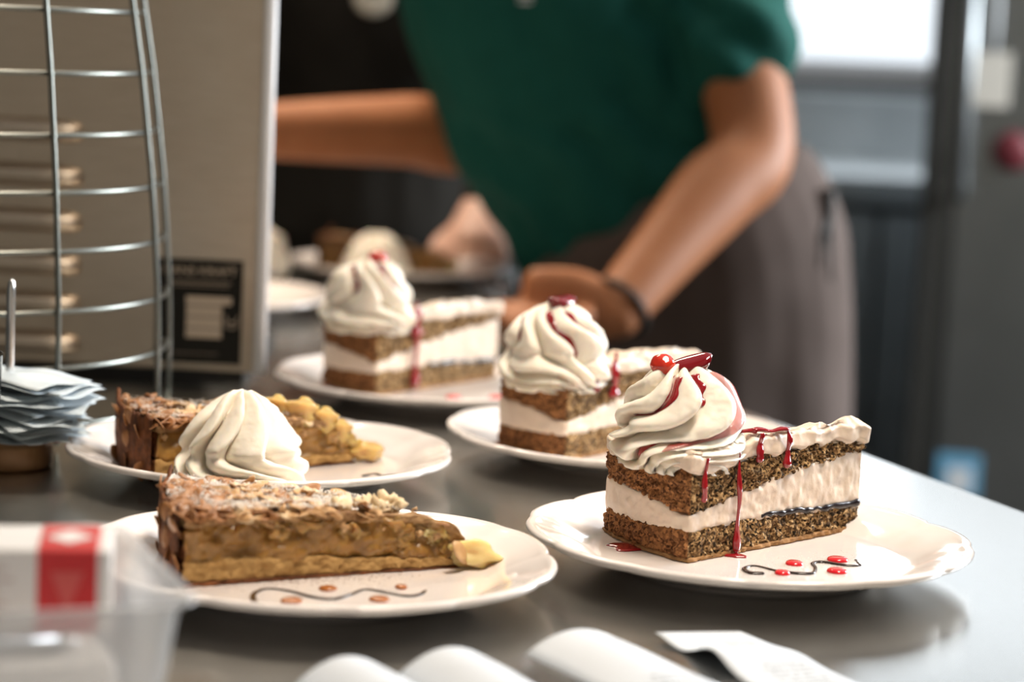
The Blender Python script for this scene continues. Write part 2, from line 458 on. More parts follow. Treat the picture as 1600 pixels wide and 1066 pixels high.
# ------------------------------------------------------------------ whipped cream
class Swirl:
    """piped star-nozzle rosette, as a surface S(theta, t)"""
    def __init__(s, R, H, n=7, twist=1.2, wave=.35, freq=1.3, depth=.30, lean=.5, seed=0, base=.80, hook=0.0):
        s.hook = hook
        s.R, s.H, s.n, s.tw, s.wv, s.fr, s.d, s.ln, s.seed, s.base = R, H, n, twist, wave, freq, depth, lean, seed, base
    def prof(s, t):
        # bulging collar at the bottom, beehive above
        r = (1-np.clip(t, 0, 1)**2.7)**.66
        return s.R*r*(s.base + (1-s.base)*sstep(0, .22, t))*(1-(.10 if s.hook else 0)*np.exp(-((t-.36)/.07)**2)) + .0006
    def phase(s, th, t):
        # ridges twist on their way up, wander, and fold back under near the foot
        fold = s.hook*np.clip(.40-t, 0, 1)**1.25*(1+.4*np.sin(th*3+s.seed))
        return th + s.tw*t + fold + s.wv*(1+.3*np.sin(2*th+s.seed))*np.sin(2*PI*s.fr*t + 1.2*np.sin(th+s.seed))*sstep(0, .1, t)*(1-.5*t)
    def S(s, th, t, off=0.0):
        th, t = np.broadcast_arrays(np.asarray(th, float), np.asarray(t, float))
        ph = s.phase(th, t)
        q = (ph*s.n/(2*PI)) % 1.0
        ridge = np.abs(np.sin(PI*q))**.62
        irr = vnoise(np.stack([np.cos(th)*1.6, np.sin(th)*1.6, t*3.0], -1), s.seed)
        dd = s.d*(.85+.35*irr)*(1-.25*t)
        r = s.prof(t)*(1-dd*(1-ridge))*(1+.07*irr) + off
        a = th + s.ln*dd*ridge*(1-.3*t)                      # crests lean over the valleys
        z = s.H*t + s.H*.07*(ridge-.5)*np.sin(2*PI*t*1.1+s.seed) + s.H*.04*irr + s.H*.09*(ridge-.6)*sstep(.55, .95, t)*(1-sstep(.97, 1, t))
        return np.stack([r*np.cos(a), r*np.sin(a), z], -1)
    def mesh(s, mats, n=280, m=96):
        th = np.linspace(0, 2*PI, n, endpoint=False)
        t = np.linspace(0, 1, m)**.9
        L = s.S(th[None, :], t[:, None])
        L[0, :, 2] = L[0, :, 2].min()
        v, f = loft(L, True)
        g = .00035*fbm(v*240, 2, s.seed)
        v = v + g[:, None]*np.array([1, 1, .5])
        return mesh('cream_swirl', v, f, mats)
    def streak(s, th, t, w, off=.0006):
        """ribbon of sauce lying on the cream along (theta, t) with half-width w (metres)"""
        th, t, w = map(np.asarray, (th, t, w))
        c = np.linspace(-1, 1, 9)
        rr = np.maximum(s.prof(t), .006)
        T = th[:, None] + (w/rr)[:, None]*c[None, :]
        bul = off + .0010*(1-c**2)[None, :]*np.minimum(1, w/.002)[:, None] - .0010*(np.abs(c) > .99)[None, :]
        P = s.S(T, np.repeat(t[:, None], 9, 1), bul)
        P[..., 2] += .0006*(1-c**2)[None, :]
        return loft(P, False, closed=False)

# ------------------------------------------------------------------ layered torte slice (local: front corner at origin, long cut face along +x)
def wedge_path(L, ang, n0=70, n1=150, n2=40, bulge=.06, tipr=.004):
    P1 = np.array([0, 0.]); P2 = np.array([L, 0.]); P0 = P2 + L*np.array([-math.cos(ang), math.sin(ang)])
    pts, q = [], []
    for i in range(n0):
        t = i/n0
        a = PI - ang*(1-t)
        arc = P2 + L*np.array([math.cos(a), math.sin(a)])
        pts.append(arc); q.append(t)
    for i in range(n1):
        t = i/n1
        pts.append(P1 + (P2-P1)*t); q.append(1+t)
    for i in range(n2):
        t = i/n2
        pts.append(P2 + (P0-P2)*t); q.append(2+t)
    pts = np.array(pts); q = np.array(q)
    # blunt the tip and soften the corners a little
    for _ in range(3):
        s = .5*pts + .25*(np.roll(pts, 1, 0)+np.roll(pts, -1, 0)); pts = s
    d = np.roll(pts, -1, 0)-np.roll(pts, 1, 0)
    nrm = np.stack([d[:, 1], -d[:, 0]], -1); nrm /= np.linalg.norm(nrm, axis=1, keepdims=True)
    return pts, q, nrm

def keyed(q, keys):
    ks, vs = zip(*keys)
    return np.interp(q, ks, vs)

def layer(path, zb, zt, nv, amp, fs, seed, grow=0.0, zamp=0.0, edge=.0012, topn=0.0, topf=60, toprings=7):
    """one solid layer: zb/zt arrays along the perimeter; returns verts, faces, face perimeter index"""
    pts, q, nrm = path
    n = len(pts); c = pts.mean(0)
    rows = []
    def ring(k, z): return np.column_stack([c + (pts-c)*k, z])
    zbn = zb + zamp*fbm(np.column_stack([pts*90, zb*0+seed]), 3, seed)
    ztn = zt + zamp*fbm(np.column_stack([pts*90, zb*0+seed+9]), 3, seed+5)
    for k in (.35, .75, .95): rows.append(ring(k, zbn + 0*q))
    for j in range(nv+1):
        t = j/nv
        e = min(1.0, 4*t*(1-t)*2.2)
        z = zbn + (ztn-zbn)*t
        p3 = np.column_stack([pts, z])
        dsp = grow + amp*(fbm(p3*fs, 3, seed) + .7*np.abs(vnoise(p3*fs*.45, seed+3)) - .35) - edge*(1-e)
        rows.append(np.column_stack([pts + nrm*dsp[:, None], z]))
    for k in np.linspace(.96, .12, toprings):
        r = ring(k, ztn + (ztn.mean()-ztn)*(1-k)*.4)
        if topn: r[:, 2] += topn*fbm(r*topf, 3, seed+31)
        rows.append(r)
    v, f = loft(np.array(rows), True)
    return v, f

def bead_row(x, z0, z1, r, wob, seed, bead=1.6, y=-.0016, start=.5):
    """a drip running down the long cut face at local x"""
    n = 26
    t = np.linspace(0, 1, n)
    xs = x + wob*np.sin(t*5+seed) + .25*wob*np.sin(t*13+seed*2)
    rad = r*(start + (1-start)*sstep(0, .35, t) + .22*np.sin(t*11+seed))
    rad = rad*(1+(bead-1)*np.exp(-((t-.90)/.09)**2))*np.clip((1.03-t)/.06, .05, 1)
    yy = y - .0005*np.sin(t*9+seed)
    return tube(np.column_stack([xs, yy, z0+(z1-z0)*t]), rad, 12, flat=((0, 1, 0), .55))

def blob(cx, cy, cz, rx, ry, rz, seed, amp=.25, fs=2.0, n=28, m=16):
    th = np.linspace(0, 2*PI, n, endpoint=False); ph = np.linspace(.12, PI-.12, m)
    d = np.stack([np.sin(ph)[:, None]*np.cos(th), np.sin(ph)[:, None]*np.sin(th), np.cos(ph)[:, None]+0*th], -1)[::-1]
    r = 1+amp*fbm(d*fs+seed*3.7, 2, seed)
    return loft(d*r[..., None]*np.array([rx, ry, rz]) + np.array([cx, cy, cz]), True)

def torte(name, loc, rz, L, ang, label, seed, hi=True):
    root = tag(empty(name, loc, rz), label, 'cake slice', 'torte slices with cream swirl and cherry sauce')
    n0, n1, n2 = (80, 170, 40) if hi else (40, 80, 24)
    path = wedge_path(L, ang, n0, n1, n2)
    pts, q, nrm = path
    k = lambda *a: keyed(q, a)
    z_bis = k((0, .0020), (1, .0024), (2, .0036), (3, .0020))
    z_low = k((0, .0150), (.5, .0165), (1, .0190), (1.35, .0196), (1.7, .0165), (2, .0150), (3, .0150))
    z_cre = k((0, .0330), (.55, .0322), (.85, .0270), (1.0, .0255), (1.12, .0290), (1.35, .0365), (1.7, .0450), (2, .0490), (3, .0330))
    z_upp = k((0, .0490), (1, .0520), (1.35, .0550), (1.7, .0575), (2, .0565), (3, .0490))
    z_top = k((0, .0570), (1, .0610), (1.4, .0670), (1.8, .0680), (2, .0650), (3, .0570))
    def two(v, f, m1, m2):
        # outer (curved) side of the slice is baked darker than the cut sides
        n = len(pts); idx = []
        outer = (q < 1.0)
        for fc in f:
            i = min(fc) % n if len(fc) == 4 else 0
            idx.append(0 if (len(fc) == 4 and outer[i]) else 1)
        return [m1, m2], idx
    v, f = layer(path, 0*q, z_bis, 6, .0007, 420, seed, grow=.0010)
    build('biscuit_base', v, f, M['biscuit'], root)
    v, f = layer(path, z_bis-.001, z_low, 22 if hi else 10, .0019, 330, seed+1, zamp=.0006)
    mm, mi = two(v, f, M['sponge_crust'], M['sponge']); build('lower_sponge', v, f, mm, root, mat_idx=mi)
    v, f = layer(path, z_low-.0012, z_cre+.0012, 20 if hi else 8, .00055, 200, seed+2, grow=-.0002, zamp=.0009, edge=.0006)
    build('cream_filling', v, f, M['cream_fill'], root)
    v, f = layer(path, z_cre, z_upp, 26 if hi else 12, .0021, 330, seed+3, zamp=.0011)
    mm, mi = two(v, f, M['sponge_crust'], M['sponge']); build('upper_sponge', v, f, mm, root, mat_idx=mi)
    over = .0012 + .0035*np.exp(-((q-2.0)/.12)**2)
    v, f = layer(path, z_upp-.0008 - .004*np.exp(-((q-2.0)/.05)**2) - .003*np.exp(-((q-1.08)/.1)**2), z_top, 12 if hi else 7, .0012, 90, seed+4, grow=over, zamp=.0020, edge=.0035, topn=.0036, topf=70, toprings=16)
    build('cream_topping', v, f, M['cream_fill'], root)
    # jam between lower sponge and cream on the cut face
    xs = np.linspace(.40*L, .985*L, 60)
    zz = np.interp(xs/L, np.linspace(0, 1, n1), z_low[n0:n0+n1]) + .0012 + .0010*fbm(np.column_stack([xs*120, xs*0, xs*0]), 2, seed)
    rad = .0021*(.7+.5*fbm(np.column_stack([xs*140, xs*0+4, xs*0]), 2, seed+2))
    rad[:6] *= np.linspace(.15, 1, 6)
    v, f = tube(np.column_stack([xs, xs*0-.0004, zz]), np.maximum(rad, .0010), 10, flat=((0, 1, 0), .6))
    build('jam_layer', v, f, M['jam'], root)
    return root

def dress_swirl(root, sw, loc, rz, streaks, m='cream'):
    o = link('cream_swirl', sw.mesh(M[m]), root, loc=loc, rot=(0, 0, rz))
    for th, t, w, mm in streaks:
        v, f = sw.streak(th, t, w)
        build('sauce_streak', v, f, M[mm], o)
    return o

def cherry_mesh(r, seed):
    v, f = blob(0, 0, 0, r, r, r*.92, seed, amp=.10, fs=1.5, n=32, m=20)
    return mesh('cherry', v, f, M['cherry'])

def jelly_wedge(parent, loc, rot, s=1.0):
    # half a cherry, cut side up: a plump boat shape
    n, m = 24, 12
    L = []
    for t in np.linspace(-1, 1, m):
        w = math.sqrt(max(.02, 1-t*t))
        a = np.linspace(0, 2*PI, n, endpoint=False)
        y = np.cos(a)*.0062*w; z = np.where(np.sin(a) > 0, np.sin(a)*.0028, np.sin(a)*.0068)*w
        L.append(np.column_stack([np.full(n, t*.0105), y, z + .002*t*t]))
    v, f = loft(np.array(L)*s, True)
    return build('cherry_half', v, f, M['cherry_dark'], parent, loc=loc, rot=rot)

def flat_blob(name, cx, cy, z, rx, ry, h, m, seed, parent=None, amp=.12, rot=0.0):
    """low glossy puddle / dot standing on the plate"""
    n = 36
    a = np.linspace(0, 2*PI, n, endpoint=False)
    e = 1 + amp*fbm(np.stack([np.cos(a)*1.3, np.sin(a)*1.3, a*0+seed], -1), 2, seed)
    L = []
    for k, zz in ((.98, 0), (1.0, .10), (.985, .34), (.90, .66), (.70, .9), (.35, 1.0)):
        x, y = rx*e*k*np.cos(a), ry*e*k*np.sin(a)
        L.append(np.column_stack([x*math.cos(rot)-y*math.sin(rot), x*math.sin(rot)+y*math.cos(rot), np.full(n, zz*h)]))
    v, f = loft(np.array(L), True)
    return build(name, v, f, m, parent, loc=(cx, cy, z))

def squiggle(name, pts, z, r, m, label, taper=True):
    P = np.array(pts, dtype=float)
    # Catmull-Rom through the points
    out = []
    Q = np.vstack([2*P[0]-P[1], P, 2*P[-1]-P[-2]])
    for i in range(1, len(Q)-2):
        for t in np.linspace(0, 1, 10, endpoint=False):
            p0, p1, p2, p3 = Q[i-1:i+3]
            out.append(.5*((2*p1)+(-p0+p2)*t+(2*p0-5*p1+4*p2-p3)*t*t+(-p0+3*p1-3*p2+p3)*t**3))
    out.append(P[-1]); out = np.array(out)
    n = len(out); t = np.linspace(0, 1, n)
    rad = r*(1+.25*np.sin(t*17)+.35*np.exp(-(t/.12)**2))*np.clip(np.minimum(t/.015, (1-t)/.05)+.25, .25, 1)
    c = out.mean(0)
    v, f = tube(np.column_stack([out-c, np.zeros(n)]), rad, 10, flat=((0, 0, 1), .45))
    o = build(name, v, f, m, loc=(c[0], c[1], z+r*.2))
    return tag(o, label, 'sauce')

# --- the sharp torte slice on the right
TB = torte('torte_slice', (.105, 1.341, ZP), math.radians(46), .163, math.radians(33), 'sharp nearest torte slice with cherry-topped cream swirl, at right', 11)
swB = Swirl(.0410, .058, n=8, twist=-1.2, wave=.50, freq=1.0, depth=.55, lean=.9, seed=3, base=.86, hook=9.0)
V = lambda k, t, s=swB: None
def valley(s, k, t):
    """theta of valley k at height t"""
    t = np.asarray(t, float)
    th = np.full_like(t, 0.0)
    th = 2*PI*k/s.n - s.tw*t
    for _ in range(40):
        g = s.phase(th, t) - 2*PI*k/s.n
        th = th - .4*g
    return th
def vstreak(s, k, t0, t1, w0, w1, mm='sauce', shift=0.0, n=26):
    t = np.linspace(t0, t1, n)
    u = np.linspace(0, 1, n)
    w = (w0+(w1-w0)*u)*(1+.2*np.sin(u*14+k))*np.clip(np.minimum(u/.1, (1-u)/.08)+.15, .15, 1)
    return (valley(s, k, t)+shift, t, w, mm)
def near(s, deg, *a, **k):
    # the valley nearest to a bearing on the swirl
    return vstreak(s, round((math.radians(deg)+s.tw*.5)*s.n/(2*PI)), *a, **k)
strB = [near(swB, -60, .93, .22, .0034, .0036, 'sauce_thin'), near(swB, -95, .94, .04, .0036, .0030), near(swB, -95, .90, .25, .0040, .0034, 'sauce_thin', shift=.22),
        near(swB, -140, .93, .60, .0034, .0026), near(swB, -182, .92, .45, .0032, .0026), near(swB, -220, .60, .12, .0026, .0034)]
sB = dress_swirl(TB, swB, (.0275, .0345, .0500), 0.0, strB)
o = link('cherry', cherry_mesh(.0072, 4), sB, loc=(-.0095, .0065, .0565))
jelly_wedge(sB, (.0025, -.0050, .0585), (.45, -.30, -.75), 1.15)
for x, z0, z1, r, wob in ((.0085, .0600, .0345, .0019, .0007), (.0395, .0610, .0010, .0017, .0008), (.0570, .0700, .0530, .0025, .0005), (.0830, .0690, .0470, .0022, .0008)):
    v, f = bead_row(x, z0, z1, r, wob, x*900, y=-.0030)
    build('sauce_drip', v, f, M['sauce'], TB)
for (x0, y0, x1, y1, r) in ((.057, .004, .083, -.0015, .0024), (.045, .018, .060, .003, .0024)):
    t = np.linspace(0, 1, 14)
    v, f = tube(np.column_stack([x0+(x1-x0)*t, y0+(y1-y0)*t, .0705-.0010*t + .0006*np.sin(9*t)]), r*(1+.2*np.sin(8*t)), 10, flat=((0, 0, 1), .5))
    build('sauce_drip', v, f, M['sauce'], TB)

# --- the two blurred torte slices behind
def back_torte(loc, rz, ang, label, seed, drips, swloc, swr, ks, cher, half):
    T = torte('torte_slice', loc, rz, .163, ang, label, seed, hi=False)
    s = Swirl(swr, .058, n=8, twist=.9, wave=.45, freq=1.2, depth=.44, lean=.7, seed=seed, base=.84, hook=-6.0)
    st = [vstreak(s, k, .93, e, .0032, .0026) for k, e in ks]
    S_ = dress_swirl(T, s, swloc, .4, st)
    if cher: link('cherry', cherry_mesh(.0085, seed), S_, loc=cher)
    if half: jelly_wedge(S_, half, (.1, 0, -.3), 1.35)
    for x, z0, z1, r in drips:
        v, f = bead_row(x, z0, z1, r, .0005, x*700+seed, y=-.003)
        build('sauce_drip', v, f, M['sauce'], T)
    return T
back_torte((.040, 1.640, ZP), math.radians(53), math.radians(27), 'middle torte slice with cream swirl, directly behind the sharp one', 23,
           [(.030, .066, .046, .0022), (.052, .072, .040, .0034)], (.0235, .029, .049), .0405, [(0, .35), (2, .3), (3, .5), (5, .4), (6, .45)], None, (.002, -.002, .0575))
back_torte((-.106, 1.886, ZP), math.radians(54), math.radians(26), 'blurred torte slice with cream swirl, beside the steel machine', 41,
           [(.046, .070, .002, .0026), (.046, .072, .044, .0040)], (.022, .028, .049), .0395, [(1, .4), (4, .5), (6, .45)], (.0, -.006, .056), None)

# ------------------------------------------------------------------ apple pie slices
def flake_meshes():
    out = []
    for k in range(6):
        n = 14
        a = np.linspace(0, 2*PI, n, endpoint=False)
        rx, ry = .0050+.0010*random.random(), .0032+.0006*random.random()
        pt = 1+.22*np.clip(np.cos(a), 0, 1)**4
        jag = 1+.10*np.sin(a*3+k)*(k % 2)
        x, y = rx*pt*jag*np.cos(a), ry*jag*np.sin(a)
        curl = lambda x, y: .00022*(x/.005)**2*(1 if k % 2 else -1)*2.2
        L = [np.column_stack([x*.55, y*.55, curl(x*.55, y*.55)-.00035]), np.column_stack([x, y, curl(x, y)-.0003]), np.column_stack([x, y, curl(x, y)+.0003]), np.column_stack([x*.55, y*.55, curl(x*.55, y*.55)+.00035])]
        v, f = loft(np.array(L), True)
        out.append([mesh('almond_flake', v, f, M[mm]) for mm in ('flake_a', 'flake_b', 'flake_c')])
    return out
FL = flake_meshes()
CR = []
for k in range(5):
    v, f = blob(0, 0, 0, .0030, .0026, .0018, k+50, amp=.8, fs=2.9, n=10, m=7)
    CR.append([mesh('crumb', v, f, M[mm]) for mm in ('crumb', 'flake_a')])
AP = []
for k in range(4):
    v, f = blob(0, 0, 0, .0090, .0055, .0058, k+70, amp=.6, fs=1.9, n=22, m=14)
    AP.append([mesh('apple_chunk', v, f, M[mm]) for mm in ('apple', 'apple_pale', 'apple_face')])

def grains(name, pts, size, m, parent, seed):
    """powder: many tiny octahedra as one part"""
    r = np.random.default_rng(seed)
    base = np.array([(1,0,0),(0,1,0),(-1,0,0),(0,-1,0),(0,0,1),(0,0,-1)], dtype=float)
    fc = np.array([(0,1,4),(1,2,4),(2,3,4),(3,0,4),(1,0,5),(2,1,5),(3,2,5),(0,3,5)])
    s = size*(.5+r.random(len(pts)))
    V = (np.asarray(pts)[:, None, :] + base[None]*s[:, None, None]).reshape(-1, 3)
    F_ = (fc[None] + 6*np.arange(len(pts))[:, None, None]).reshape(-1, 3)
    o = build(name, V, F_.tolist(), m, parent, smooth=False)
    o['kind'] = 'stuff'
    return o

def pie(loc, rz, L, ang, label, seed, nfl=110, ncr=26, hi=True, sugar=2600):
    R_ = np.random.default_rng(seed)
    root = empty('apple_pie_slice', loc, rz); root.scale = (1, 1, .94)
    tag(root, label, 'pie slice', 'apple pie slices with almond flakes')
    n0, n1, n2 = (70, 170, 40) if hi else (40, 90, 26)
    path = wedge_path(L, ang, n0, n1, n2)
    pts, q, nrm = path
    k = lambda *a: keyed(q, a)
    zc = k((0, .0150), (.8, .0150), (1, .0145), (1.5, .0115), (1.9, .0060), (2, .0045), (3, .0150))
    zf = k((0, .0350), (1, .0340), (1.5, .0330), (1.8, .0285), (1.93, .0230), (2, .0150), (3, .0350))
    zt = k((0, .0425), (1, .0405), (1.5, .0385), (1.8, .0335), (1.93, .0260), (2, .0170), (3, .0425))
    v, f = layer(path, 0*q, zc*.16, 6, .0006, 380, seed+7, grow=.0014, zamp=.0003)
    build('bottom_crust', v, f, M['pie_crust'], root)
    v, f = layer(path, zc*.14, zc, 16 if hi else 8, .0008, 380, seed, grow=.0008, zamp=.0011)
    n = len(pts)
    outer = q < 1.0
    mi = [0 if (len(fc) == 4 and outer[min(fc) % n]) else 1 for fc in f]
    build('crust_base', v, f, [M['pie_crust'], M['pie_base']], root, mat_idx=mi)
    v, f = layer(path, zc-.001, zf, 26 if hi else 12, .0030, 110, seed+1, grow=-.0006, zamp=.0012, edge=.0010)
    mi = [0 if (len(fc) == 4 and outer[min(fc) % n]) else 1 for fc in f]
    build('apple_filling', v, f, [M['pie_crust'], M['filling']], root, mat_idx=mi)
    v, f = layer(path, zf-.0010, zt, 12 if hi else 7, .0016, 200, seed+2, grow=.0004, zamp=.0016, topn=.0022, topf=120, toprings=18)
    build('almond_topping', v, f, M['nut_top'], root)
    # dark side crust: a ragged wall round the outer edge, standing a little proud
    m = 46
    a = PI - ang*(1-np.linspace(0, 1, m))
    h = .0425 + .0028*np.abs(fbm(np.column_stack([a*22, a*0, a*0+seed]), 3, seed)) + .0075*np.exp(-((np.linspace(0, 1, m)-.03)/.03)**2)
    rows = []
    for (dr, fz) in ((.0002, 0), (.0022, .0), (.0030, .35), (.0034, .7), (.0026, .96), (.0014, 1.0), (.0004, .95)):
        rr = L + dr + .0008*fbm(np.column_stack([a*30, a*0+fz*9, a*0]), 2, seed+4)
        rows.append(np.column_stack([L+rr*np.cos(a), rr*np.sin(a), h*fz]))
    v, f = loft(np.array(rows), False, closed=False)
    build('side_crust', v, f, M['pie_crust'], root)
    top = lambda u: np.interp(u, [0, .5, .8, .93, 1], [.0415, .0385, .0335, .0265, .0190])
    def on_top(r1, r2):
        d = L*(.05+.95*math.sqrt(r1)); a = PI-ang*r2
        return np.array([L+d*math.cos(a), d*math.sin(a)]), 1-d/L
    for i in range(nfl):
        p, u = on_top(R_.random()**.75, R_.random())
        if i < nfl*.22: p, u = on_top(R_.random()**.8, 1e-3 if R_.random() < .0 else .02*R_.random())     # along the cut edge
        if u > .72 and R_.random() < .65: continue
        mm = 1 if u < .18 else (0 if R_.random() < .6 else (1 if R_.random() < .5 else 2))
        edge = i < nfl*.22
        rot = (R_.normal(0, .32) + (.45 if edge else 0), R_.normal(0, .32), R_.random()*6.28)
        sc = .85+.5*R_.random()
        link('almond_flake', FL[i % 6][mm], root, loc=(p[0], p[1]-(.0012 if edge else 0), float(top(u))+.0008+.0016*R_.random()-(.003 if edge else 0)), rot=rot, scale=(sc, sc, sc))
    for i in range(int(nfl*.09)):           # flakes baked upright against the outer crust
        a = PI-ang*R_.random()
        p = np.array([L+(L+.0036)*math.cos(a), (L+.0036)*math.sin(a)])
        sc = .8+.4*R_.random()
        link('almond_flake', FL[i % 6][1], root, loc=(p[0], p[1], .004+.038*R_.random()), rot=(R_.normal(0, .4), PI/2+R_.normal(0, .35), a+R_.normal(0, .4)), scale=(sc, sc, sc))
    for i in range(ncr):
        if i < ncr*.5: p, u = on_top(R_.random()*.75, R_.random()*.9); z = float(top(u))+.0015
        else:
            u = .03+.9*R_.random(); p = np.array([u*L, .0006]); z = float(top(u))-.003-.009*R_.random()**2
        sc = .45+.6*R_.random()
        link('crumb', CR[i % 5][0 if i < ncr*.5 and R_.random() < .6 else 1], root, loc=(p[0], p[1], z), rot=tuple(R_.random(3)*6), scale=(sc, sc, sc))
    # apple pieces bulging from the cut face and the soft tip
    for i in range(20 if hi else 14):
        tip = i < 7
        u = (.86+.13*R_.random()) if tip else (.25+.7*R_.random())
        zl = float(np.interp(u, [0, 1], [.0175, .0075])); zh = float(top(u))-.007
        y = (.007*R_.random()+.002) if tip else .0042
        z = zl+(zh-zl)*R_.random()
        sc = (.55+.35*R_.random()) if tip else (.6+.45*R_.random())
        link('apple_chunk', AP[i % 4][(1 if i % 2 else 0) if tip and i < 4 else 2], root, loc=(u*L, y, z), rot=(R_.random(), R_.random(), R_.random()*.8), scale=(sc, sc*.8, sc))
    # powdered sugar over the top
    if sugar:
        P_ = []
        cl = R_.random((30, 2))
        for i in range(sugar):
            if R_.random() < .6:
                c = cl[R_.integers(30)]; r1, r2 = np.clip(c+R_.normal(0, .05, 2), 0.01, .99)
            else: r1, r2 = R_.random(2)
            p, u = on_top(r1, r2)
            if u > .78: continue
            P_.append((p[0], p[1], float(top(u))+.0018+.0016*R_.random()))
        grains('sugar_dusting', P_, .00036, M['sugar'], root, seed)
    return root

PIE_A = pie((-.165, 1.228, ZP), math.radians(28.4), .166, math.radians(33), 'sharp nearest apple pie slice with sugared almond topping', 5, nfl=210, ncr=44, sugar=7500)
# the pale apple piece fallen out of the tip, still stuck to it
v, f = blob(0, 0, 0, .0135, .0085, .0085, 91, amp=.30, fs=1.6, n=32, m=20)
build('apple_chunk', v, f, M['apple_pale'], PIE_A, loc=(.1685, -.0035, .0078), rot=(0, .25, -.2))
link('almond_flake', FL[0][0], PIE_A, loc=(.155, -.0125, .0125), rot=(1.2, .9, .3), scale=(1.5, 1.5, 1.5))
v, f = blob(0, 0, 0, .0075, .0060, .0060, 95, amp=.6, fs=2.2, n=28, m=16)
build('apple_chunk', v, f, M['crumb'], PIE_A, loc=(.122, .012, .0365), rot=(.3, .2, .5))
R_ = np.random.default_rng(77)
for i in range(9):
    sc = 1.0+.9*R_.random()
    link('crumb', CR[i % 5][0], PIE_A, loc=(.085+.055*R_.random(), .004+.014*R_.random(), .0385-.10*max(0, i-4)*.008), rot=tuple(R_.random(3)*6), scale=(sc, sc, sc))
PIE_C = pie((-.221, 1.499, ZP+.0005), math.radians(40), .158, math.radians(32), 'apple pie slice with a cream rosette before it, in the second row', 15, nfl=120, ncr=26, hi=False, sugar=1800)
v, f = blob(0, 0, 0, .013, .009, .007, 93, amp=.3, fs=1.7, n=28, m=16)
build('apple_chunk', v, f, M['apple'], PIE_C, loc=(.166, .001, .0068), rot=(0, .1, .2))
for (x, y, z, s) in ((.118, .008, .037, 1.5), (.134, .006, .030, 1.4), (.146, .004, .022, 1.2), (.105, .02, .040, 1.2)):
    link('apple_chunk', AP[0][0], PIE_C, loc=(x, y, z), rot=(.3, .4, .2), scale=(s, s, s))
PIE_F = pie((-.222, 2.742, ZP), math.radians(12), .160, math.radians(32), 'blurred far apple pie slice near the two hands', 25, nfl=46, ncr=10, hi=False, sugar=0)

def rosette(loc, R, H, seed, label, **k):
    s = Swirl(R, H, seed=seed, **k)
    o = link('cream_rosette', s.mesh(M['cream']), loc=loc)
    return tag(o, label, 'whipped cream', 'whipped cream rosettes beside the pie')
rosette((-.1665, 1.493, ZP+.0010), .0415, .0600, 6, 'white whipped cream rosette in front of the second-row apple pie', n=9, twist=.25, wave=.36, freq=1.0, depth=.50, lean=.9, base=1.0, hook=-3.0)
rosette((-.158, 2.722, ZP+.0006), .0400, .0500, 8, 'blurred cream rosette in front of the far apple pie', n=8, twist=.6, wave=.4, depth=.3, base=.95)
rosette((-.292, 2.690, ZP+.002), .0400, .0580, 9, 'blurred cream rosette at the machine edge, left of the far pie', n=8, twist=.6, wave=.4, depth=.3, base=.95)

# ------------------------------------------------------------------ sauce decoration and sugar dust on the plates
def px(x, y, z):
    """photo pixel -> point on the horizontal plane at height z (used once to read positions off the photograph)"""
    d = cam.matrix_world.to_3x3() @ Vector(((x-800)/3777.8, -(y-533)/3777.8, -1))
    k = (z-CAM_H)/d.z
    return (d.x*k, d.y*k)
sq = [(415, 946), (400, 943), (396, 930), (415, 921), (450, 924), (490, 934), (520, 937), (545, 931), (570, 922), (600, 926), (635, 932), (655, 930), (667, 922)]
squiggle('chocolate_squiggle', [px(x, y, ZP) for x, y in sq], ZP, .0013, M['chocolate'], 'wavy dark chocolate line on the nearest pie plate')
for i, (x, y, w, d_) in enumerate(((455, 940, 16, 'caramel dot at the left end of the chocolate line'), (513, 921, 14, 'caramel dot tucked behind the middle of the chocolate line'),
                                   (593, 938, 16, 'caramel dot in front of the right half of the chocolate line'), (627, 919, 10, 'smallest caramel dot, near the right tip of the chocolate line'))):
    p = px(x, y, ZP)
    tag(flat_blob('caramel_dot', p[0], p[1], ZP, w*.00034, w*.00034*1.05, .0018, M['caramel'], i), d_, 'sauce', 'caramel dots on the pie plate')
sq = [(1195, 897), (1172, 896), (1163, 889), (1180, 885), (1215, 893), (1250, 897), (1270, 896), (1274, 888), (1270, 881), (1285, 879), (1320, 884), (1347, 885)]
squiggle('chocolate_squiggle', [px(x, y, ZP) for x, y in sq], ZP, .0014, M['chocolate'], 'wavy dark chocolate line on the nearest torte plate')
sq = [(1337, 875), (1341, 880), (1345, 884)]
squiggle('chocolate_dash', [px(x, y, ZP) for x, y in sq], ZP, .0007, M['chocolate'], 'tiny chocolate dash at the right end of the wavy line on the torte plate')
for i, (x, y, w, d_) in enumerate(((1241, 882, 14, 'red gel dot behind the middle of the wavy line on the torte plate'), (1222, 897, 12, 'red gel dot under the left half of the wavy line'),
                                   (1309, 876, 17, 'largest red gel dot, behind the right half of the wavy line'), (1308, 894, 16, 'red gel dot in front of the right half of the wavy line'))):
    p = px(x, y, ZP)
    tag(flat_blob('red_gel_dot', p[0], p[1], ZP, w*.00037, w*.00037, .0022, M['red_gel'], i+9, amp=.05), d_, 'sauce', 'red gel dots on the torte plate')
p = px(985, 858, ZP)
tag(flat_blob('sauce_pool', p[0]+.002, p[1]+.006, ZP, .015, .010, .0012, M['sauce'], 31, amp=.45, rot=.4), 'dark red sauce pool at the left foot of the sharp torte', 'sauce')
p = px(1152, 871, ZP)
tag(flat_blob('sauce_drop', p[0]-.001, p[1]+.002, ZP, .0060, .0038, .0014, M['sauce'], 33, amp=.3), 'small red sauce drop where a drip reaches the sharp torte plate', 'sauce')
tag(flat_blob('sauce_pool', -.002, 1.692, ZP, .012, .009, .0014, M['sauce'], 35, amp=.35), 'red sauce pool at the left foot of the middle torte', 'sauce')
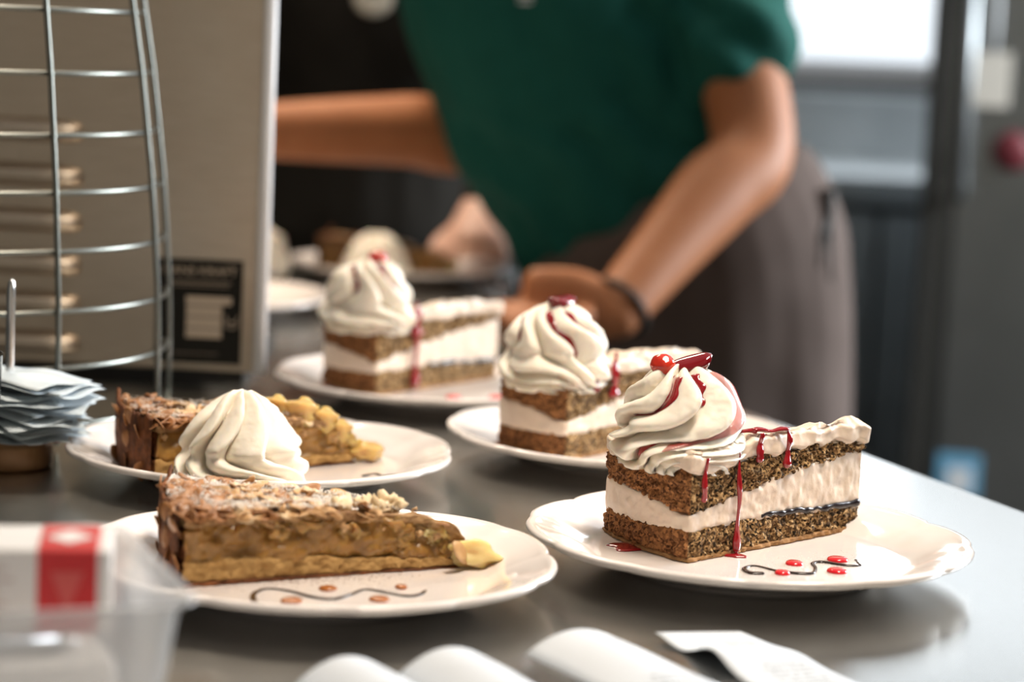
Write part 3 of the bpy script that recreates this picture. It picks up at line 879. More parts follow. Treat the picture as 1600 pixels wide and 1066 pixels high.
tag(flat_blob('sauce_pool', -.138, 1.930, ZP, .013, .010, .0014, M['sauce'], 37, amp=.35), 'dark red sauce pool at the left foot of the blurred torte', 'sauce')
for i, (x, y, t) in enumerate(((708, 622, 'blurred red dot before the blurred torte, the left of two'), (775, 622, 'blurred red dot before the blurred torte, the right of two'))):
    p = px(x, y, ZP)
    tag(flat_blob('red_gel_dot', p[0], p[1], ZP, .006, .007, .0022, M['red_gel'], 60+i, amp=.05), t, 'sauce', 'red gel dots on the blurred torte plate')
sq = [(566, 745), (585, 741), (600, 744), (625, 742)]
squiggle('chocolate_squiggle', [px(x, y, ZP) for x, y in sq], ZP, .0012, M['chocolate'], 'short chocolate line on the second-row pie plate')
p = px(578, 743, ZP)

def dust(name, c, spread, count, size, m, seed, label, rot=0.0):
    r = np.random.default_rng(seed)
    P_ = r.normal(0, 1, (count, 2))*np.array(spread)
    cr, sr = math.cos(rot), math.sin(rot)
    P_ = np.column_stack([P_[:, 0]*cr-P_[:, 1]*sr, P_[:, 0]*sr+P_[:, 1]*cr, np.full(count, size*.5)])
    o = grains(name, P_, size, m, None, seed)
    o.location = (c[0], c[1], ZP+.0001)
    return tag(o, label, 'sugar')
dust('sugar_dust', px(520, 915, ZP), (.026, .012), 1500, .00016, M['sugar'], 3, 'fine sugar dust on the nearest pie plate', .4)
dust('cocoa_dust', px(500, 905, ZP), (.022, .006), 420, .00022, M['cocoa'], 4, 'brown cocoa dust before the nearest pie', .45)
dust('sugar_dust', px(1240, 885, ZP), (.035, .012), 1400, .00016, M['sugar'], 5, 'fine sugar dust on the nearest torte plate', .6)
pc = px(546, 893, ZP)
o = link('crumb', CR[2][0], loc=(pc[0], pc[1], ZP+.0022), scale=(1.3, 1.1, 1.2)); tag(o, 'single pale crumb fallen in front of the nearest pie', 'crumb')

# ------------------------------------------------------------------ receipts at the front edge
def receipt(cx, cy, rz, w, l, shape, label, name='receipt', m='receipt', parent=None, z=TZ, tilt=0.0):
    nu, nv = 12, 28
    us, vs = np.linspace(-.5, .5, nu), np.linspace(-.5, .5, nv)
    U, Vv = np.meshgrid(us, vs)
    X, Y, Z = shape(U, Vv, w, l)
    top = np.stack([X, Y, Z+.00012], -1).reshape(-1, 3); bot = np.stack([X, Y, Z], -1).reshape(-1, 3)
    n = nu*nv
    v = np.vstack([top, bot])
    f = []
    idx = np.arange(n).reshape(nv, nu)
    for j in range(nv-1):
        for i in range(nu-1):
            a, b, c, d = idx[j, i], idx[j, i+1], idx[j+1, i+1], idx[j+1, i]
            f.append((a, b, c, d)); f.append((n+d, n+c, n+b, n+a))
    loop = list(idx[0]) + list(idx[1:, -1]) + list(idx[-1, ::-1][1:]) + list(idx[::-1, 0][1:-1])
    for a, b in zip(loop, loop[1:]+loop[:1]): f.append((b, a, n+a, n+b))
    me = mesh(name, v, f, M[m])
    uvl = me.uv_layers.new(name='UVMap')
    uvc = np.concatenate([np.stack([U+.5, Vv+.5], -1).reshape(-1, 2)]*2)
    li = np.empty(len(me.loops), dtype=np.int32); me.loops.foreach_get('vertex_index', li)
    uvl.data.foreach_set('uv', uvc[li].ravel())
    o = link(name, me, parent, loc=(cx, cy, z), rot=(0, 0, rz))
    if label: tag(o, label, 'receipt', 'receipts along the front of the table')
    return o
def curl_back(h, k=1.0):
    # the far end arches up off the table and comes down again at its edge
    def s(U, Vv, w, l):
        t = Vv+.5
        return U*w, Vv*l*.95, h*np.sin(PI*np.clip((t-.25)/.75, 0, 1)**1.3)*k + .0003
    return s
def arch_across(h):
    def s(U, Vv, w, l):
        return U*w*.94, Vv*l, h*(1-(2*U)**2)*(.35+.65*sstep(-.4, .3, Vv)) + .0003
    return s
def fold_flat(U, Vv, w, l):
    t = Vv+.5
    return U*w, Vv*l, .0004 + .007*np.exp(-((t-.52)/.16)**2)*(.75-U*.9) + .0035*sstep(.75, 1, t)*(.5-U)
receipt(.128, 1.160, math.radians(28), .052, .110, fold_flat, 'flat creased receipt, the rightmost of the slips at the front')
receipt(.070, 1.120, math.radians(32), .062, .120, arch_across(.010), 'arched printed receipt left of the flat creased one')
receipt(.004, 1.070, math.radians(30), .058, .110, arch_across(.012), 'curled receipt, second from the left along the front')
receipt(-.042, 1.046, math.radians(32), .056, .110, arch_across(.012), 'curled receipt, leftmost of the slips along the front')

# ------------------------------------------------------------------ bill spike with impaled slips
SPX, SPY = -.330, 1.575
sp = tag(empty('bill_spike', (SPX, SPY, TZ)), 'steel bill spike on a brown wooden base, at the left', 'bill spike')
v, f = revolve([(.026, 0), (.029, .002), (.029, .014), (.027, .018), (.012, .019)], 40); build('base', v, f, M['wood'], sp)
v, f = tube([(0, 0, .016), (0, 0, .06), (0, 0, .116), (.0003, 0, .122), (.0008, 0, .1245)], [.0029, .0029, .0029, .0022, .0008], 14); build('needle', v, f, M['steel_bright'], sp)
v, f = blob(.034, -.006, .021, .006, .005, .003, 3, amp=.1); build('red_marker', v, f, M['paper_red'], sp)
R_ = np.random.default_rng(12)
for i in range(17):
    z = .0235 + i*.0024
    droop = .0020+.0040*R_.random()
    ph, sg = R_.random()*6, R_.choice([-1, 1])
    def shp(U, Vv, w, l, droop=droop, ph=ph, sg=sg):
        return U*w, Vv*l, -droop*(2*np.abs(Vv))**1.6*.6 + .0012*np.sin(U*7+ph) + sg*.0006*np.sin(Vv*11+ph)
    o = receipt(SPX+R_.normal(.006, .005), SPY+R_.normal(0, .005), R_.normal(.9, .55), .054, .086, shp, None, 'receipt_slip', 'slip', None, TZ+z)
    tag(o, 'bluish white slip impaled in the pile on the bill spike', 'receipt', 'slips on the bill spike')

# ------------------------------------------------------------------ tumbler at the left edge
v, f = revolve([(.024, 0), (.0265, .001), (.030, .09), (.0305, .0905), (.0290, .0905), (.0255, .006), (.010, .005)], 48)
tag(build('glass_tumbler', v, f, M['tumbler'], loc=(-.341, 1.462, TZ)), 'clear glass tumbler cut off by the left picture edge', 'glass')

# ------------------------------------------------------------------ clear plastic tub with carton
def rrect(sx, sy, r, n=8):
    p = []
    for cx, cy, a0 in ((sx/2-r, sy/2-r, 0), (-sx/2+r, sy/2-r, PI/2), (-sx/2+r, -sy/2+r, PI), (sx/2-r, -sy/2+r, 1.5*PI)):
        for a in np.linspace(a0, a0+PI/2, n): p.append((cx+r*math.cos(a), cy+r*math.sin(a)))
    return np.array(p)
BRZ = math.radians(22)
tub = tag(empty('plastic_tub', (-.244, .980, TZ), BRZ), 'cloudy clear plastic tub in the near left corner', 'tub')
def tubring(k, z, grow=0): 
    p = rrect(.200*k+grow, .150*k+grow, .016)
    return np.column_stack([p, np.full(len(p), z)])
L = [tubring(.86, .001), tubring(.90, .004), tubring(.985, .066), tubring(1.0, .069, .006), tubring(1.0, .0705, .010), tubring(1.0, .0712, .004), tubring(.985, .069, -.001), tubring(.885, .006, -.002), tubring(.80, .0035)]
v, f = loft(np.array(L), True)
build('tub_wall', v, f, M['clear_plastic'], tub)
# carton: white ends, red band, in the tub
ct = tag(empty('red_white_carton', (-.2240, 1.0080, TZ+.0450), math.radians(8)), 'red and white carton lying in the clear plastic tub', 'carton')
v, f = box(0, 0, .0175, .115, .048, .035, .0008); build('carton_body', v, f, M['paper_white'], ct, smooth=False)
v, f = box(.0395, 0, .0175, .0260, .0486, .0356, .0008); build('red_band', v, f, M['paper_red'], ct, smooth=False)
v = np.array([(.0395-.0105, 0, .0357), (.0395, -.013, .0357), (.0395+.0105, 0, .0357), (.0395, .013, .0357)]); build('diamond_print', v, [(0, 1, 2, 3)], M['paper_white'], ct, smooth=False)
v = np.array([(.0395-.007, -.0246, .026), (.0395, -.0246, .008), (.0395+.007, -.0246, .026)]); build('triangle_print', v, [(0, 1, 2)], mat('faded_red_print', (.66, .10, .09), .5), ct, smooth=False)
for k in range(5):
    v, f = box(-.010, -.0242, .007+.005*k, .055-.006*(k % 3), .0006, .0015); build('print_line', v, f, mat('faint_print_%d' % k, (.58, .50, .48), .6), ct, smooth=False)
v, f = box(0, 0, 0, .150, .112, .040, .004)
o = build('paper_packet', v, f, M['paper_white'], loc=(-.244, .981, TZ+.0245), rot=(0, 0, BRZ)); tag(o, 'white packet lying under the carton in the tub', 'packet')
v, f = merge([tube([(-.055, 0, 0), (.050, 0, 0)], .0042, 16), tube([(.050, 0, 0), (.058, 0, 0)], [.0042, .002], 16)])
t_ = math.radians(22)
pen = tag(empty('steel_pen', (-.226, .9400, TZ+.0490), math.radians(20)), 'shiny metal pen seen through the tub wall', 'pen')
build('pen_barrel', v, f, M['steel_bright'], pen)
v, f = tube([(-.02, 0, 0), (-.012, 0, 0)], .0047, 16); build('pen_ring', v, f, M['black'], pen)

# ------------------------------------------------------------------ steel machine with louvres and rating label
MY = 1.95
mc = tag(empty('steel_machine', (-.201, MY, TZ)), 'brushed steel kitchen machine with louvred side at left', 'machine')
v, f = box(-.345, .155, .235, .590, .29, .44, .004); build('housing', v, f, M['steel_panel'], mc, smooth=False)
v, f = box(-.32, .006, .235, .628, .010, .446, .002); build('side_panel', v, f, M['steel_panel'], mc, smooth=False)
v, f = tube([(-.0035, -.002, .012), (-.0035, -.002, .458)], .0052, 16); build('edge_flange', v, f, mat('flange_catchlight_white', (.86, .86, .88), .35), mc)  # folded panel edge; the light it catches is painted in as white
v, f = box(-.32, .15, .006, .60, .25, .012); build('base_plinth', v, f, M['black'], mc, smooth=False)
for z in (.202, .1655, .1290, .0940, .0620, .0300):
    n = 14
    a = np.linspace(0, PI, n)
    rows = []
    for x, s in ((-.44, 1), (-.30, 1), (-.185, 1), (-.172, .97), (-.161, .82), (-.154, .55), (-.1515, .2)):
        rows.append(np.column_stack([np.full(n, x), .001-.0165*s*np.sin(a), z+.0095*np.cos(a)*(.35+.65*s) - .002*(1-s)]))
    v, f = loft(np.array(rows), False, closed=False)
    build('louvre', v, f, M['steel_panel'], mc)
lab = build('rating_label', *box(-.0545, -.0002, .0605, .0700, .0012, .0850, .0004), M['label_black'], mc, smooth=False)
def text_mesh(name, body, size, loc, parent, m, rot=(PI/2, 0, 0), sx=1.0):
    cu = bpy.data.curves.new(name, 'FONT'); cu.body = body; cu.size = size; cu.align_x = 'CENTER'; cu.extrude = .0001
    to = bpy.data.objects.new(name, cu); COL.objects.link(to)
    dg = bpy.context.evaluated_depsgraph_get(); dg.update()
    me = bpy.data.meshes.new_from_object(to.evaluated_get(dg))
    bpy.data.objects.remove(to)
    me.materials.clear(); me.materials.append(m)
    o = link(name, me, parent, loc=loc, rot=rot); o.scale = (sx, 1, 1)
    return o
text_mesh('label_lettering', 'HANS KRAFT', .0105, (-.0545, -.0014, .0905), lab, M['label_tan'], sx=.98)
for (x, z, w, h) in ((-.054, .0845, .050, .0016), (-.054, .0815, .046, .0010)):
    v, f = box(x, -.0010, z, w, .0003, h); build('label_line', v, f, mat('dim_tan_print', (.20, .16, .12), .5), lab, smooth=False)
for i in range(4):
    v, f = box(-.0500 if i else -.0465, -.0010, .0700-.0092*i, .0290 if i else .0370, .0003, .0064); build('label_field', v, f, M['label_tan'], lab, smooth=False)
for i in range(3):
    v, f = box(-.0500, -.0010, .0654-.0092*i, .0290, .0003, .0026); build('label_field', v, f, mat('grey_tan_print_%d' % i, (.27, .23, .19), .5), lab, smooth=False)
for z0, a0, a1 in ((.0560, -.15, PI+.15), (.0520, PI+.1, 2*PI-.1)):
    a = np.linspace(a0, a1, 14)
    if z0 > .054: a = -a
    v, f = tube(np.column_stack([-.0275+.0052*np.cos(a), a*0-.0010, (.0575 if z0 > .054 else .0530)+.0050*np.sin(a)]), .0009, 6); build('label_emblem', v, f, mat('dim_emblem_%d' % int(z0*1e4), (.26, .21, .16), .5), lab)
v, f = box(-.056, -.0010, .0262, .036, .0003, .0014); build('label_line', v, f, mat('very_dim_print', (.10, .08, .06), .5), lab, smooth=False)

# ------------------------------------------------------------------ tall wire basket in front of the machine
BX, BY = -.430, 1.766
bk = tag(empty('wire_guard', (BX, BY, TZ)), 'curved grey wire guard standing before the steel machine', 'wire guard')
zr = [.016, .056, .095, .136, .176, .215, .257, .300, .335]
rad_at = lambda z: float(np.interp(z, [0, .056, .095, .176, .257, .335], [.174, .1735, .1725, .166, .156, .143]))
a = np.radians(np.linspace(-196, 14, 60))
for z in zr:
    v, f = tube(np.column_stack([rad_at(z)*np.cos(a), rad_at(z)*np.sin(a), a*0+z]), .0019, 8); build('ring_wire', v, f, M['wire'], bk)
for ang in (14, -10, -47, -84, -121, -158, -196):
    t = math.radians(ang)
    zz = np.linspace(.003, .337, 14)
    v, f = tube(np.array([((rad_at(z)+.003)*math.cos(t), (rad_at(z)+.003)*math.sin(t), z) for z in zz]), .0020, 8); build('upright_wire', v, f, M['wire'], bk)

# ------------------------------------------------------------------ people
def limb(nodes, n=20, cap=5):
    """nodes: (x, y, z, r_side, r_depth) swept elliptic limb with rounded ends; side axis is world x made perpendicular to the limb"""
    N = np.array(nodes, dtype=float)
    # Catmull-Rom resample
    Q = np.vstack([2*N[0]-N[1], N, 2*N[-1]-N[-2]]); out = []
    for i in range(1, len(Q)-2):
        for t in np.linspace(0, 1, 6, endpoint=False):
            p0, p1, p2, p3 = Q[i-1:i+3]
            out.append(.5*((2*p1)+(-p0+p2)*t+(2*p0-5*p1+4*p2-p3)*t*t+(-p0+3*p1-3*p2+p3)*t**3))
    out.append(N[-1]); S_ = np.array(out)
    P = S_[:, :3]; Rr = np.maximum(S_[:, 3:5], .004)
    T = np.gradient(P, axis=0); T /= np.linalg.norm(T, axis=1, keepdims=True)
    a = np.linspace(0, 2*PI, n, endpoint=False)
    loops = []
    ref = np.array([1.0, 0, 0]) if abs(T[:, 0]).mean() < .75 else np.array([0, 0, 1.0])
    def ring(p, t, r, k):
        u = ref - t*np.dot(ref, t); u /= np.linalg.norm(u); w = np.cross(t, u)
        return p + k*(np.cos(a)[:, None]*u*r[0] + np.sin(a)[:, None]*w*r[1])
    for j in range(cap, 0, -1):
        s = j/(cap+.0)*.98; loops.append(ring(P[0]-T[0]*Rr[0].min()*math.sin(s*PI/2), T[0], Rr[0], math.cos(s*PI/2)))
    for i in range(len(P)): loops.append(ring(P[i], T[i], Rr[i], 1))
    for j in range(1, cap+1):
        s = j/(cap+.0)*.98; loops.append(ring(P[-1]+T[-1]*Rr[-1].min()*math.sin(s*PI/2), T[-1], Rr[-1], math.cos(s*PI/2)))
    return loft(np.array(loops), True)

def fuse(name, parts, m, voxel, smooth_it, parent=None, disp=None):
    """melt overlapping limbs into one continuous skin"""
    v, f = merge(parts)
    me0 = mesh(name, v, f, m)
    o0 = bpy.data.objects.new(name, me0); COL.objects.link(o0)
    r = o0.modifiers.new('r', 'REMESH'); r.mode = 'VOXEL'; r.voxel_size = voxel; r.use_smooth_shade = True
    s = o0.modifiers.new('s', 'SMOOTH'); s.iterations = smooth_it; s.factor = .5
    dg = bpy.context.evaluated_depsgraph_get(); dg.update()
    me = bpy.data.meshes.new_from_object(o0.evaluated_get(dg))
    bpy.data.objects.remove(o0); bpy.data.meshes.remove(me0)
    me.name = name
    if disp:
        co = np.empty(len(me.vertices)*3); me.vertices.foreach_get('co', co); co = co.reshape(-1, 3)
        nn = np.empty(len(me.vertices)*3); me.vertices.foreach_get('normal', nn); nn = nn.reshape(-1, 3)
        me.vertices.foreach_set('co', (co + nn*disp(co)[:, None]).ravel())
    me.materials.clear(); me.materials.append(m)
    me.polygons.foreach_set('use_smooth', np.ones(len(me.polygons), dtype=bool))
    me.update()
    return link(name, me, parent)

def finger(base, d1, d2, lens, r):
    """three-joint finger from base, bending from direction d1 to d2"""
    p = np.array(base, float); out = [(*p, r*1.05, r*1.05)]
    for k, l in enumerate(lens):
        d = np.array(d1)*(1-k/2)+np.array(d2)*(k/2); d /= np.linalg.norm(d)
        p = p + d*l; rr = r*(1-.09*(k+1)); out.append((*p, rr, rr))
    return limb(out, 12, 4)

def head_parts(c, tilt, s=1.0):
    c = np.array(c)
    parts = []
    def add(x, y, z, rx, ry, rz):
        v, f = blob(0, 0, 0, rx, ry, rz, 1, amp=0.0, n=32, m=20); parts.append((v*s + np.array((x, y, z))*s, f))
    add(0, .012, .035, .074, .092, .088); add(0, -.014, -.035, .062, .072, .075); add(0, -.045, -.080, .030, .028, .026)
    add(0, -.098, -.020, .013, .017, .013); add(0, -.090, .000, .010, .013, .026)
    add(-.022, -.088, -.055, .016, .008, .006); add(.022, -.088, -.055, .016, .008, .006); add(0, -.090, -.058, .020, .008, .005)
    add(-.076, .012, -.012, .010, .020, .032); add(.076, .012, -.012, .010, .020, .032)
    Rm = np.array(Euler(tilt).to_matrix())
    return [(v @ Rm.T + c, f) for v, f in parts], Rm

def eyes_hair(parent, c, Rm, hairm, s=1.0):
    for sx in (-1, 1):
        v, f = blob(0, 0, 0, .013*s, .010*s, .010*s, 1, amp=0, n=16, m=10)
        build('eye', v @ Rm.T + np.array(c) + Rm @ np.array((sx*.030, -.074, .004))*s, f, M['eye'], parent)
        v, f = blob(0, 0, 0, .0055*s, .004*s, .0055*s, 1, amp=0, n=12, m=8)
        build('pupil', v @ Rm.T + np.array(c) + Rm @ np.array((sx*.030, -.0825, .004))*s, f, M['hair'], parent)
    th = np.linspace(0, 2*PI, 40, endpoint=False); L = []
    for ph in np.linspace(.03, 1.0, 14):
        lim = PI*(.36+.20*sstep(-.4, .7, np.sin(th)))
        p = ph*lim
        L.append(np.stack([.082*np.sin(p)*np.cos(th), .012+.101*np.sin(p)*np.sin(th), .038+.096*np.cos(p)], -1)*s)
    L2 = [l*np.array((.93, .93, .93)) for l in L[::-1]]
    v, f = loft(np.array((L+L2)[::-1]), True)
    build('hair', v @ Rm.T + np.array(c), f, hairm, parent)

# -- person in the green T-shirt: leans over the table from its right side
sL, el, wr = (.200, 2.80, 1.335), (.252, 2.64, 1.078), (.100, 2.45, .914)
sR, eR, wR = (-.060, 2.90, 1.330), (-.062, 2.86, 1.075), (-.325, 2.72, 1.068)
body_parts = [
    limb([(.200, 2.80, .80, .165, .110), (.195, 2.80, .92, .172, .115), (.150, 2.80, 1.02, .150, .105), (.075, 2.79, 1.16, .150, .105), (.045, 2.77, 1.28, .165, .100), (.040, 2.76, 1.345, .150, .075)]),
    limb([(.040, 2.75, 1.34, .062, .060), (.030, 2.72, 1.41, .055, .055), (.025, 2.70, 1.46, .055, .055)]),
    limb([(sL[0]-.03, sL[1], sL[2], .058, .058), (*np.array(sL)*.45+np.array(el)*.55, .050, .050), (*el, .046, .045), (*(np.array(el)*.72+np.array(wr)*.28), .046, .043), (*(np.array(el)*.35+np.array(wr)*.65), .037, .035), (*wr, .031, .025)]),
    limb([(sR[0]+.03, sR[1], sR[2], .058, .058), (*(np.array(sR)*.4+np.array(eR)*.6), .050, .050), (*eR, .048, .048), (*(np.array(eR)*.72+np.array(wR)*.28), .042, .042), (*(np.array(eR)*.35+np.array(wR)*.65), .034, .036), (*wR, .026, .029)]),
    limb([(.285, 2.80, .84, .090, .095), (.290, 2.80, .62, .078, .082), (.292, 2.78, .47, .060, .063), (.295, 2.80, .28, .054, .058), (.295, 2.82, .09, .040, .044)]),
    limb([(.115, 2.80, .84, .090, .095), (.120, 2.82, .62, .078, .082), (.118, 2.80, .47, .060, .063), (.120, 2.82, .28, .054, .058), (.120, 2.84, .09, .040, .044)]),
]
# left hand: palm from the wrist towards the plate, fingers curling down onto the table edge
palm = limb([(.098, 2.450, .915, .030, .023), (.060, 2.447, .920, .040, .018), (.022, 2.445, .917, .042, .016)], 18, 4)
body_parts.append(palm)
for k, (dy, ln) in enumerate(((-.030, .030), (-.010, .034), (.010, .032), (.029, .026))):
    body_parts.append(finger((.026, 2.445+dy, .918-.003*abs(k-1.5)), (-1, dy*2.0, -.08), (-.9, dy, -.22), (ln*1.15, ln*.75, ln*.5), .0098))
body_parts.append(finger((.072, 2.418, .914), (-.75, -.55, -.05), (-.9, .05, -.12), (.034, .028, .022), .0108))
# right hand, behind the machine
body_parts.append(limb([(-.325, 2.720, 1.068, .026, .029), (-.365, 2.700, 1.062, .018, .040), (-.402, 2.680, 1.057, .016, .041)], 18, 4))
for k, (dz, ln) in enumerate(((.030, .030), (.010, .034), (-.010, .032), (-.029, .026))):
    body_parts.append(finger((-.402, 2.680, 1.057+dz), (-1, -.5, dz*3), (-.5, -1, 0), (ln*1.15, ln*.75, ln*.55), .0092))
body_parts.append(finger((-.355, 2.688, 1.090), (-.8, -.6, .45), (-.9, -.5, .1), (.034, .028, .022), .0105))
hp, Rm1 = head_parts((.018, 2.665, 1.555), (.45, 0, -.1))
body_parts += hp
person1 = fuse('person', body_parts, M['skin'], .0042, 4)
tag(person1, 'person in green T-shirt and brown apron reaching across the table', 'person')
eyes_hair(person1, (.018, 2.665, 1.555), Rm1, M['hair'])
def folds(co):
    w = sstep(-.2, .5, fbm(co*6, 2, 21))
    return .006*fbm(co*np.array([13, 13, 7]), 3, 5) + .0055*w*np.sin(co[:, 2]*70 + co[:, 0]*60 + 4*fbm(co*7, 2, 9))
sLe = np.array(sL)*.40 + np.array(el)*.60
sRe = np.array(sR)*.52 + np.array(eR)*.48
fuse('t_shirt', [
    limb([(.180, 2.80, .965, .170, .124), (.140, 2.80, 1.02, .172, .122), (.064, 2.79, 1.16, .176, .124), (.032, 2.77, 1.28, .190, .120), (.030, 2.76, 1.355, .160, .088)]),
    limb([(.06, 2.78, 1.35, .075, .085), (*sL, .078, .078), (*(np.array(sL)*.7+np.array(el)*.3), .073, .072), (*sLe, .072, .070)], 24, 2),
    limb([(.02, 2.78, 1.35, .075, .085), (*sR, .074, .074), (*(np.array(sR)*.75+np.array(eR)*.25), .068, .068), (*sRe, .064, .064)], 24, 2),
], M['shirt'], .0055, 4, person1, folds)
fuse('apron', [limb([(.164, 2.80, .995, .186, .140), (.194, 2.80, .93, .194, .142), (.205, 2.80, .80, .198, .140), (.208, 2.79, .62, .200, .138), (.210, 2.78, .48, .200, .134)], 28, 1)], M['apron'], .0065, 3, person1,
     lambda co: .006*np.sin(np.arctan2(co[:, 1]-2.8, co[:, 0]-.2)*9)*sstep(1.0, .6, co[:, 2]) + .003*fbm(co*9, 2, 3))
v, f = merge([tube([(.352, 2.738, 1.035), (.350, 2.734, 1.005), (.352, 2.728, .965), (.356, 2.724, .930)], [.006, .008, .005, .004], 10), tube([(.350, 2.734, 1.005), (.342, 2.718, .980), (.340, 2.712, .945)], [.006, .005, .004], 10)])
build('apron_string', v, f, M['cord'], person1)
for x0 in (.290, .120):
    v, f = limb([(x0, 2.81, .55, .085, .09), (x0+.002, 2.81, .30, .075, .08), (x0+.003, 2.825, .10, .070, .075)], 20, 1); build('trouser_leg', v, f, M['jeans'], person1)
    v, f = limb([(x0, 2.86, .045, .042, .040), (x0-.005, 2.78, .045, .045, .040), (x0-.01, 2.70, .036, .040, .030)], 20, 4); build('shoe', v, f, M['black'], person1)
w_, e_ = np.array(wr), np.array(el)
ax = (e_-w_)/np.linalg.norm(e_-w_); u = np.cross(ax, (0, 1, 0)); u /= np.linalg.norm(u); w2 = np.cross(ax, u)
cc = w_ + ax*.012
v, f = tube(np.array([cc + .0335*math.cos(k)*u + .0320*math.sin(k)*w2 for k in np.linspace(0, 2*PI, 48)]), .0042, 10); build('bracelet', v, f, M['cord'], person1)
for k in range(3):
    v, f = box(0, 0, 0, .018-.002*k, .002, .0032)
    build('chest_print', v, f, M['white_print'], person1, smooth=False, loc=(-.003, 2.648, 1.240-.0065*k), rot=(-.05, -.04, -.12))

# -- second person in black, behind the table end, one hand down at the far plate
q0 = np.array((-.205, 3.42, 0))
sl2, el2, wr2 = np.array((.0, 3.40, 1.42)), np.array((.035, 3.26, 1.16)), np.array((-.040, 2.975, .980))
sr2, er2, wr3 = np.array((-.41, 3.40, 1.42)), np.array((-.50, 3.36, 1.15)), np.array((-.46, 3.14, 1.02))
b2 = [limb([(-.205, 3.42, .82, .150, .105), (-.205, 3.42, .95, .155, .108), (-.205, 3.42, 1.06, .135, .095), (-.205, 3.41, 1.25, .155, .10), (-.205, 3.40, 1.40, .165, .085), (-.205, 3.40, 1.45, .10, .065)]),
      limb([(-.205, 3.39, 1.44, .055, .055), (-.205, 3.37, 1.52, .052, .052), (-.205, 3.36, 1.56, .052, .052)]),
      limb([(-.03, 3.40, 1.42, .05, .05), (*(sl2*.5+el2*.5), .046, .046), (*el2, .041, .041), (*(el2*.6+wr2*.4), .038, .038), (*wr2, .028, .025)]),
      limb([(-.38, 3.40, 1.42, .05, .05), (*(sr2*.5+er2*.5), .046, .046), (*er2, .041, .041), (*(er2*.6+wr3*.4), .038, .038), (*wr3, .026, .023)]),
      limb([(-.285, 3.42, .85, .085, .09), (-.29, 3.42, .62, .075, .08), (-.29, 3.40, .47, .058, .06), (-.29, 3.42, .28, .052, .055), (-.29, 3.44, .09, .038, .042)]),
      limb([(-.125, 3.42, .85, .085, .09), (-.12, 3.42, .62, .075, .08), (-.12, 3.40, .47, .058, .06), (-.12, 3.42, .28, .052, .055), (-.12, 3.44, .09, .038, .042)]),
      limb([(-.040, 2.975, .980, .028, .025), (-.045, 2.940, .955, .036, .020), (-.048, 2.916, .938, .037, .018)], 18, 4)]
for k, (dx, ln) in enumerate(((-.030, .026), (-.010, .031), (.010, .030), (.029, .024))):
    b2.append(finger((-.047+dx, 2.918, .938), (dx*2, -.75, -.65), (0, .1, -1.0), (ln*.75, ln*.5, ln*.3), .0093))
b2.append(finger((-.075, 2.945, .948), (-.55, -.6, -.4), (-.1, -.5, -.8), (.030, .026, .018), .0102))
b2.append(limb([(*wr3, .026, .023), (-.452, 3.10, 1.01, .038, .018), (-.448, 3.065, 1.00, .040, .017)], 18, 4))
for k, (dx, ln) in enumerate(((-.030, .026), (-.010, .031), (.010, .030), (.029, .024))):
    b2.append(finger((-.448+dx, 3.065, 1.00), (dx*2, -1, -.3), (0, -.3, -1), (ln*1.1, ln*.7, ln*.5), .0093))
b2.append(finger((-.418, 3.095, 1.005), (.6, -.7, -.2), (.1, -.8, -.5), (.03, .026, .02), .0102))
hp, Rm2 = head_parts((-.205, 3.335, 1.655), (.3, 0, .05))
b2 += hp
person2 = fuse('person', b2, M['skin_pale'], .0046, 4)
tag(person2, 'person in black behind the table, one hand by the far plate', 'person')
eyes_hair(person2, (-.205, 3.335, 1.655), Rm2, M['hair'])
f2 = lambda co: .005*fbm(co*np.array([11, 11, 6]), 3, 8)
fuse('black_shirt', [
    limb([(-.205, 3.42, .90, .172, .125), (-.205, 3.42, 1.06, .156, .115), (-.205, 3.41, 1.25, .174, .118), (-.205, 3.40, 1.41, .172, .095)]),
    limb([(-.08, 3.40, 1.42, .07, .075), (*sl2, .066, .066), (*(sl2*.5+el2*.5), .060, .060), (*el2, .055, .055), (*(el2*.45+wr2*.55), .047, .046), (*(el2*.02+wr2*.98), .036, .034)], 24, 2),
    limb([(-.33, 3.40, 1.42, .07, .075), (*sr2, .066, .066), (*(sr2*.5+er2*.5), .060, .060), (*er2, .055, .055), (*(er2*.45+wr3*.55), .047, .046), (*(er2*.10+wr3*.90), .034, .034)], 24, 2),
], M['shirt_black'], .006, 4, person2, f2)
fuse('dark_jeans', [limb([(-.205, 3.42, .89, .160, .110), (-.205, 3.42, .83, .176, .125)], 24, 2),
                    limb([(-.285, 3.42, .84, .092, .10), (-.29, 3.42, .60, .084, .09), (-.29, 3.41, .35, .072, .075), (-.29, 3.43, .10, .066, .07)], 20, 2),
                    limb([(-.125, 3.42, .84, .092, .10), (-.12, 3.42, .60, .084, .09), (-.12, 3.41, .35, .072, .075), (-.12, 3.43, .10, .066, .07)], 20, 2)], M['jeans'], .007, 3, person2)
for x0 in (-.29, -.12):
    v, f = limb([(x0, 3.47, .045, .042, .040), (x0, 3.39, .045, .045, .040), (x0, 3.31, .036, .040, .030)], 20, 4); build('shoe', v, f, M['black'], person2)
t = np.linspace(0, 2*PI, 40)
v, f = merge([tube(np.column_stack([.020*np.cos(t), 0*t, .018*np.sin(t)]), .0065, 10, flat=((0, 1, 0), .6)), tube(np.column_stack([.008*np.cos(t), 0*t-.002, .008*np.sin(t)-.006]), .004, 8)])
build('pendant', v, f, M['pearl'], person2, loc=(-.208, 3.278, 1.226))

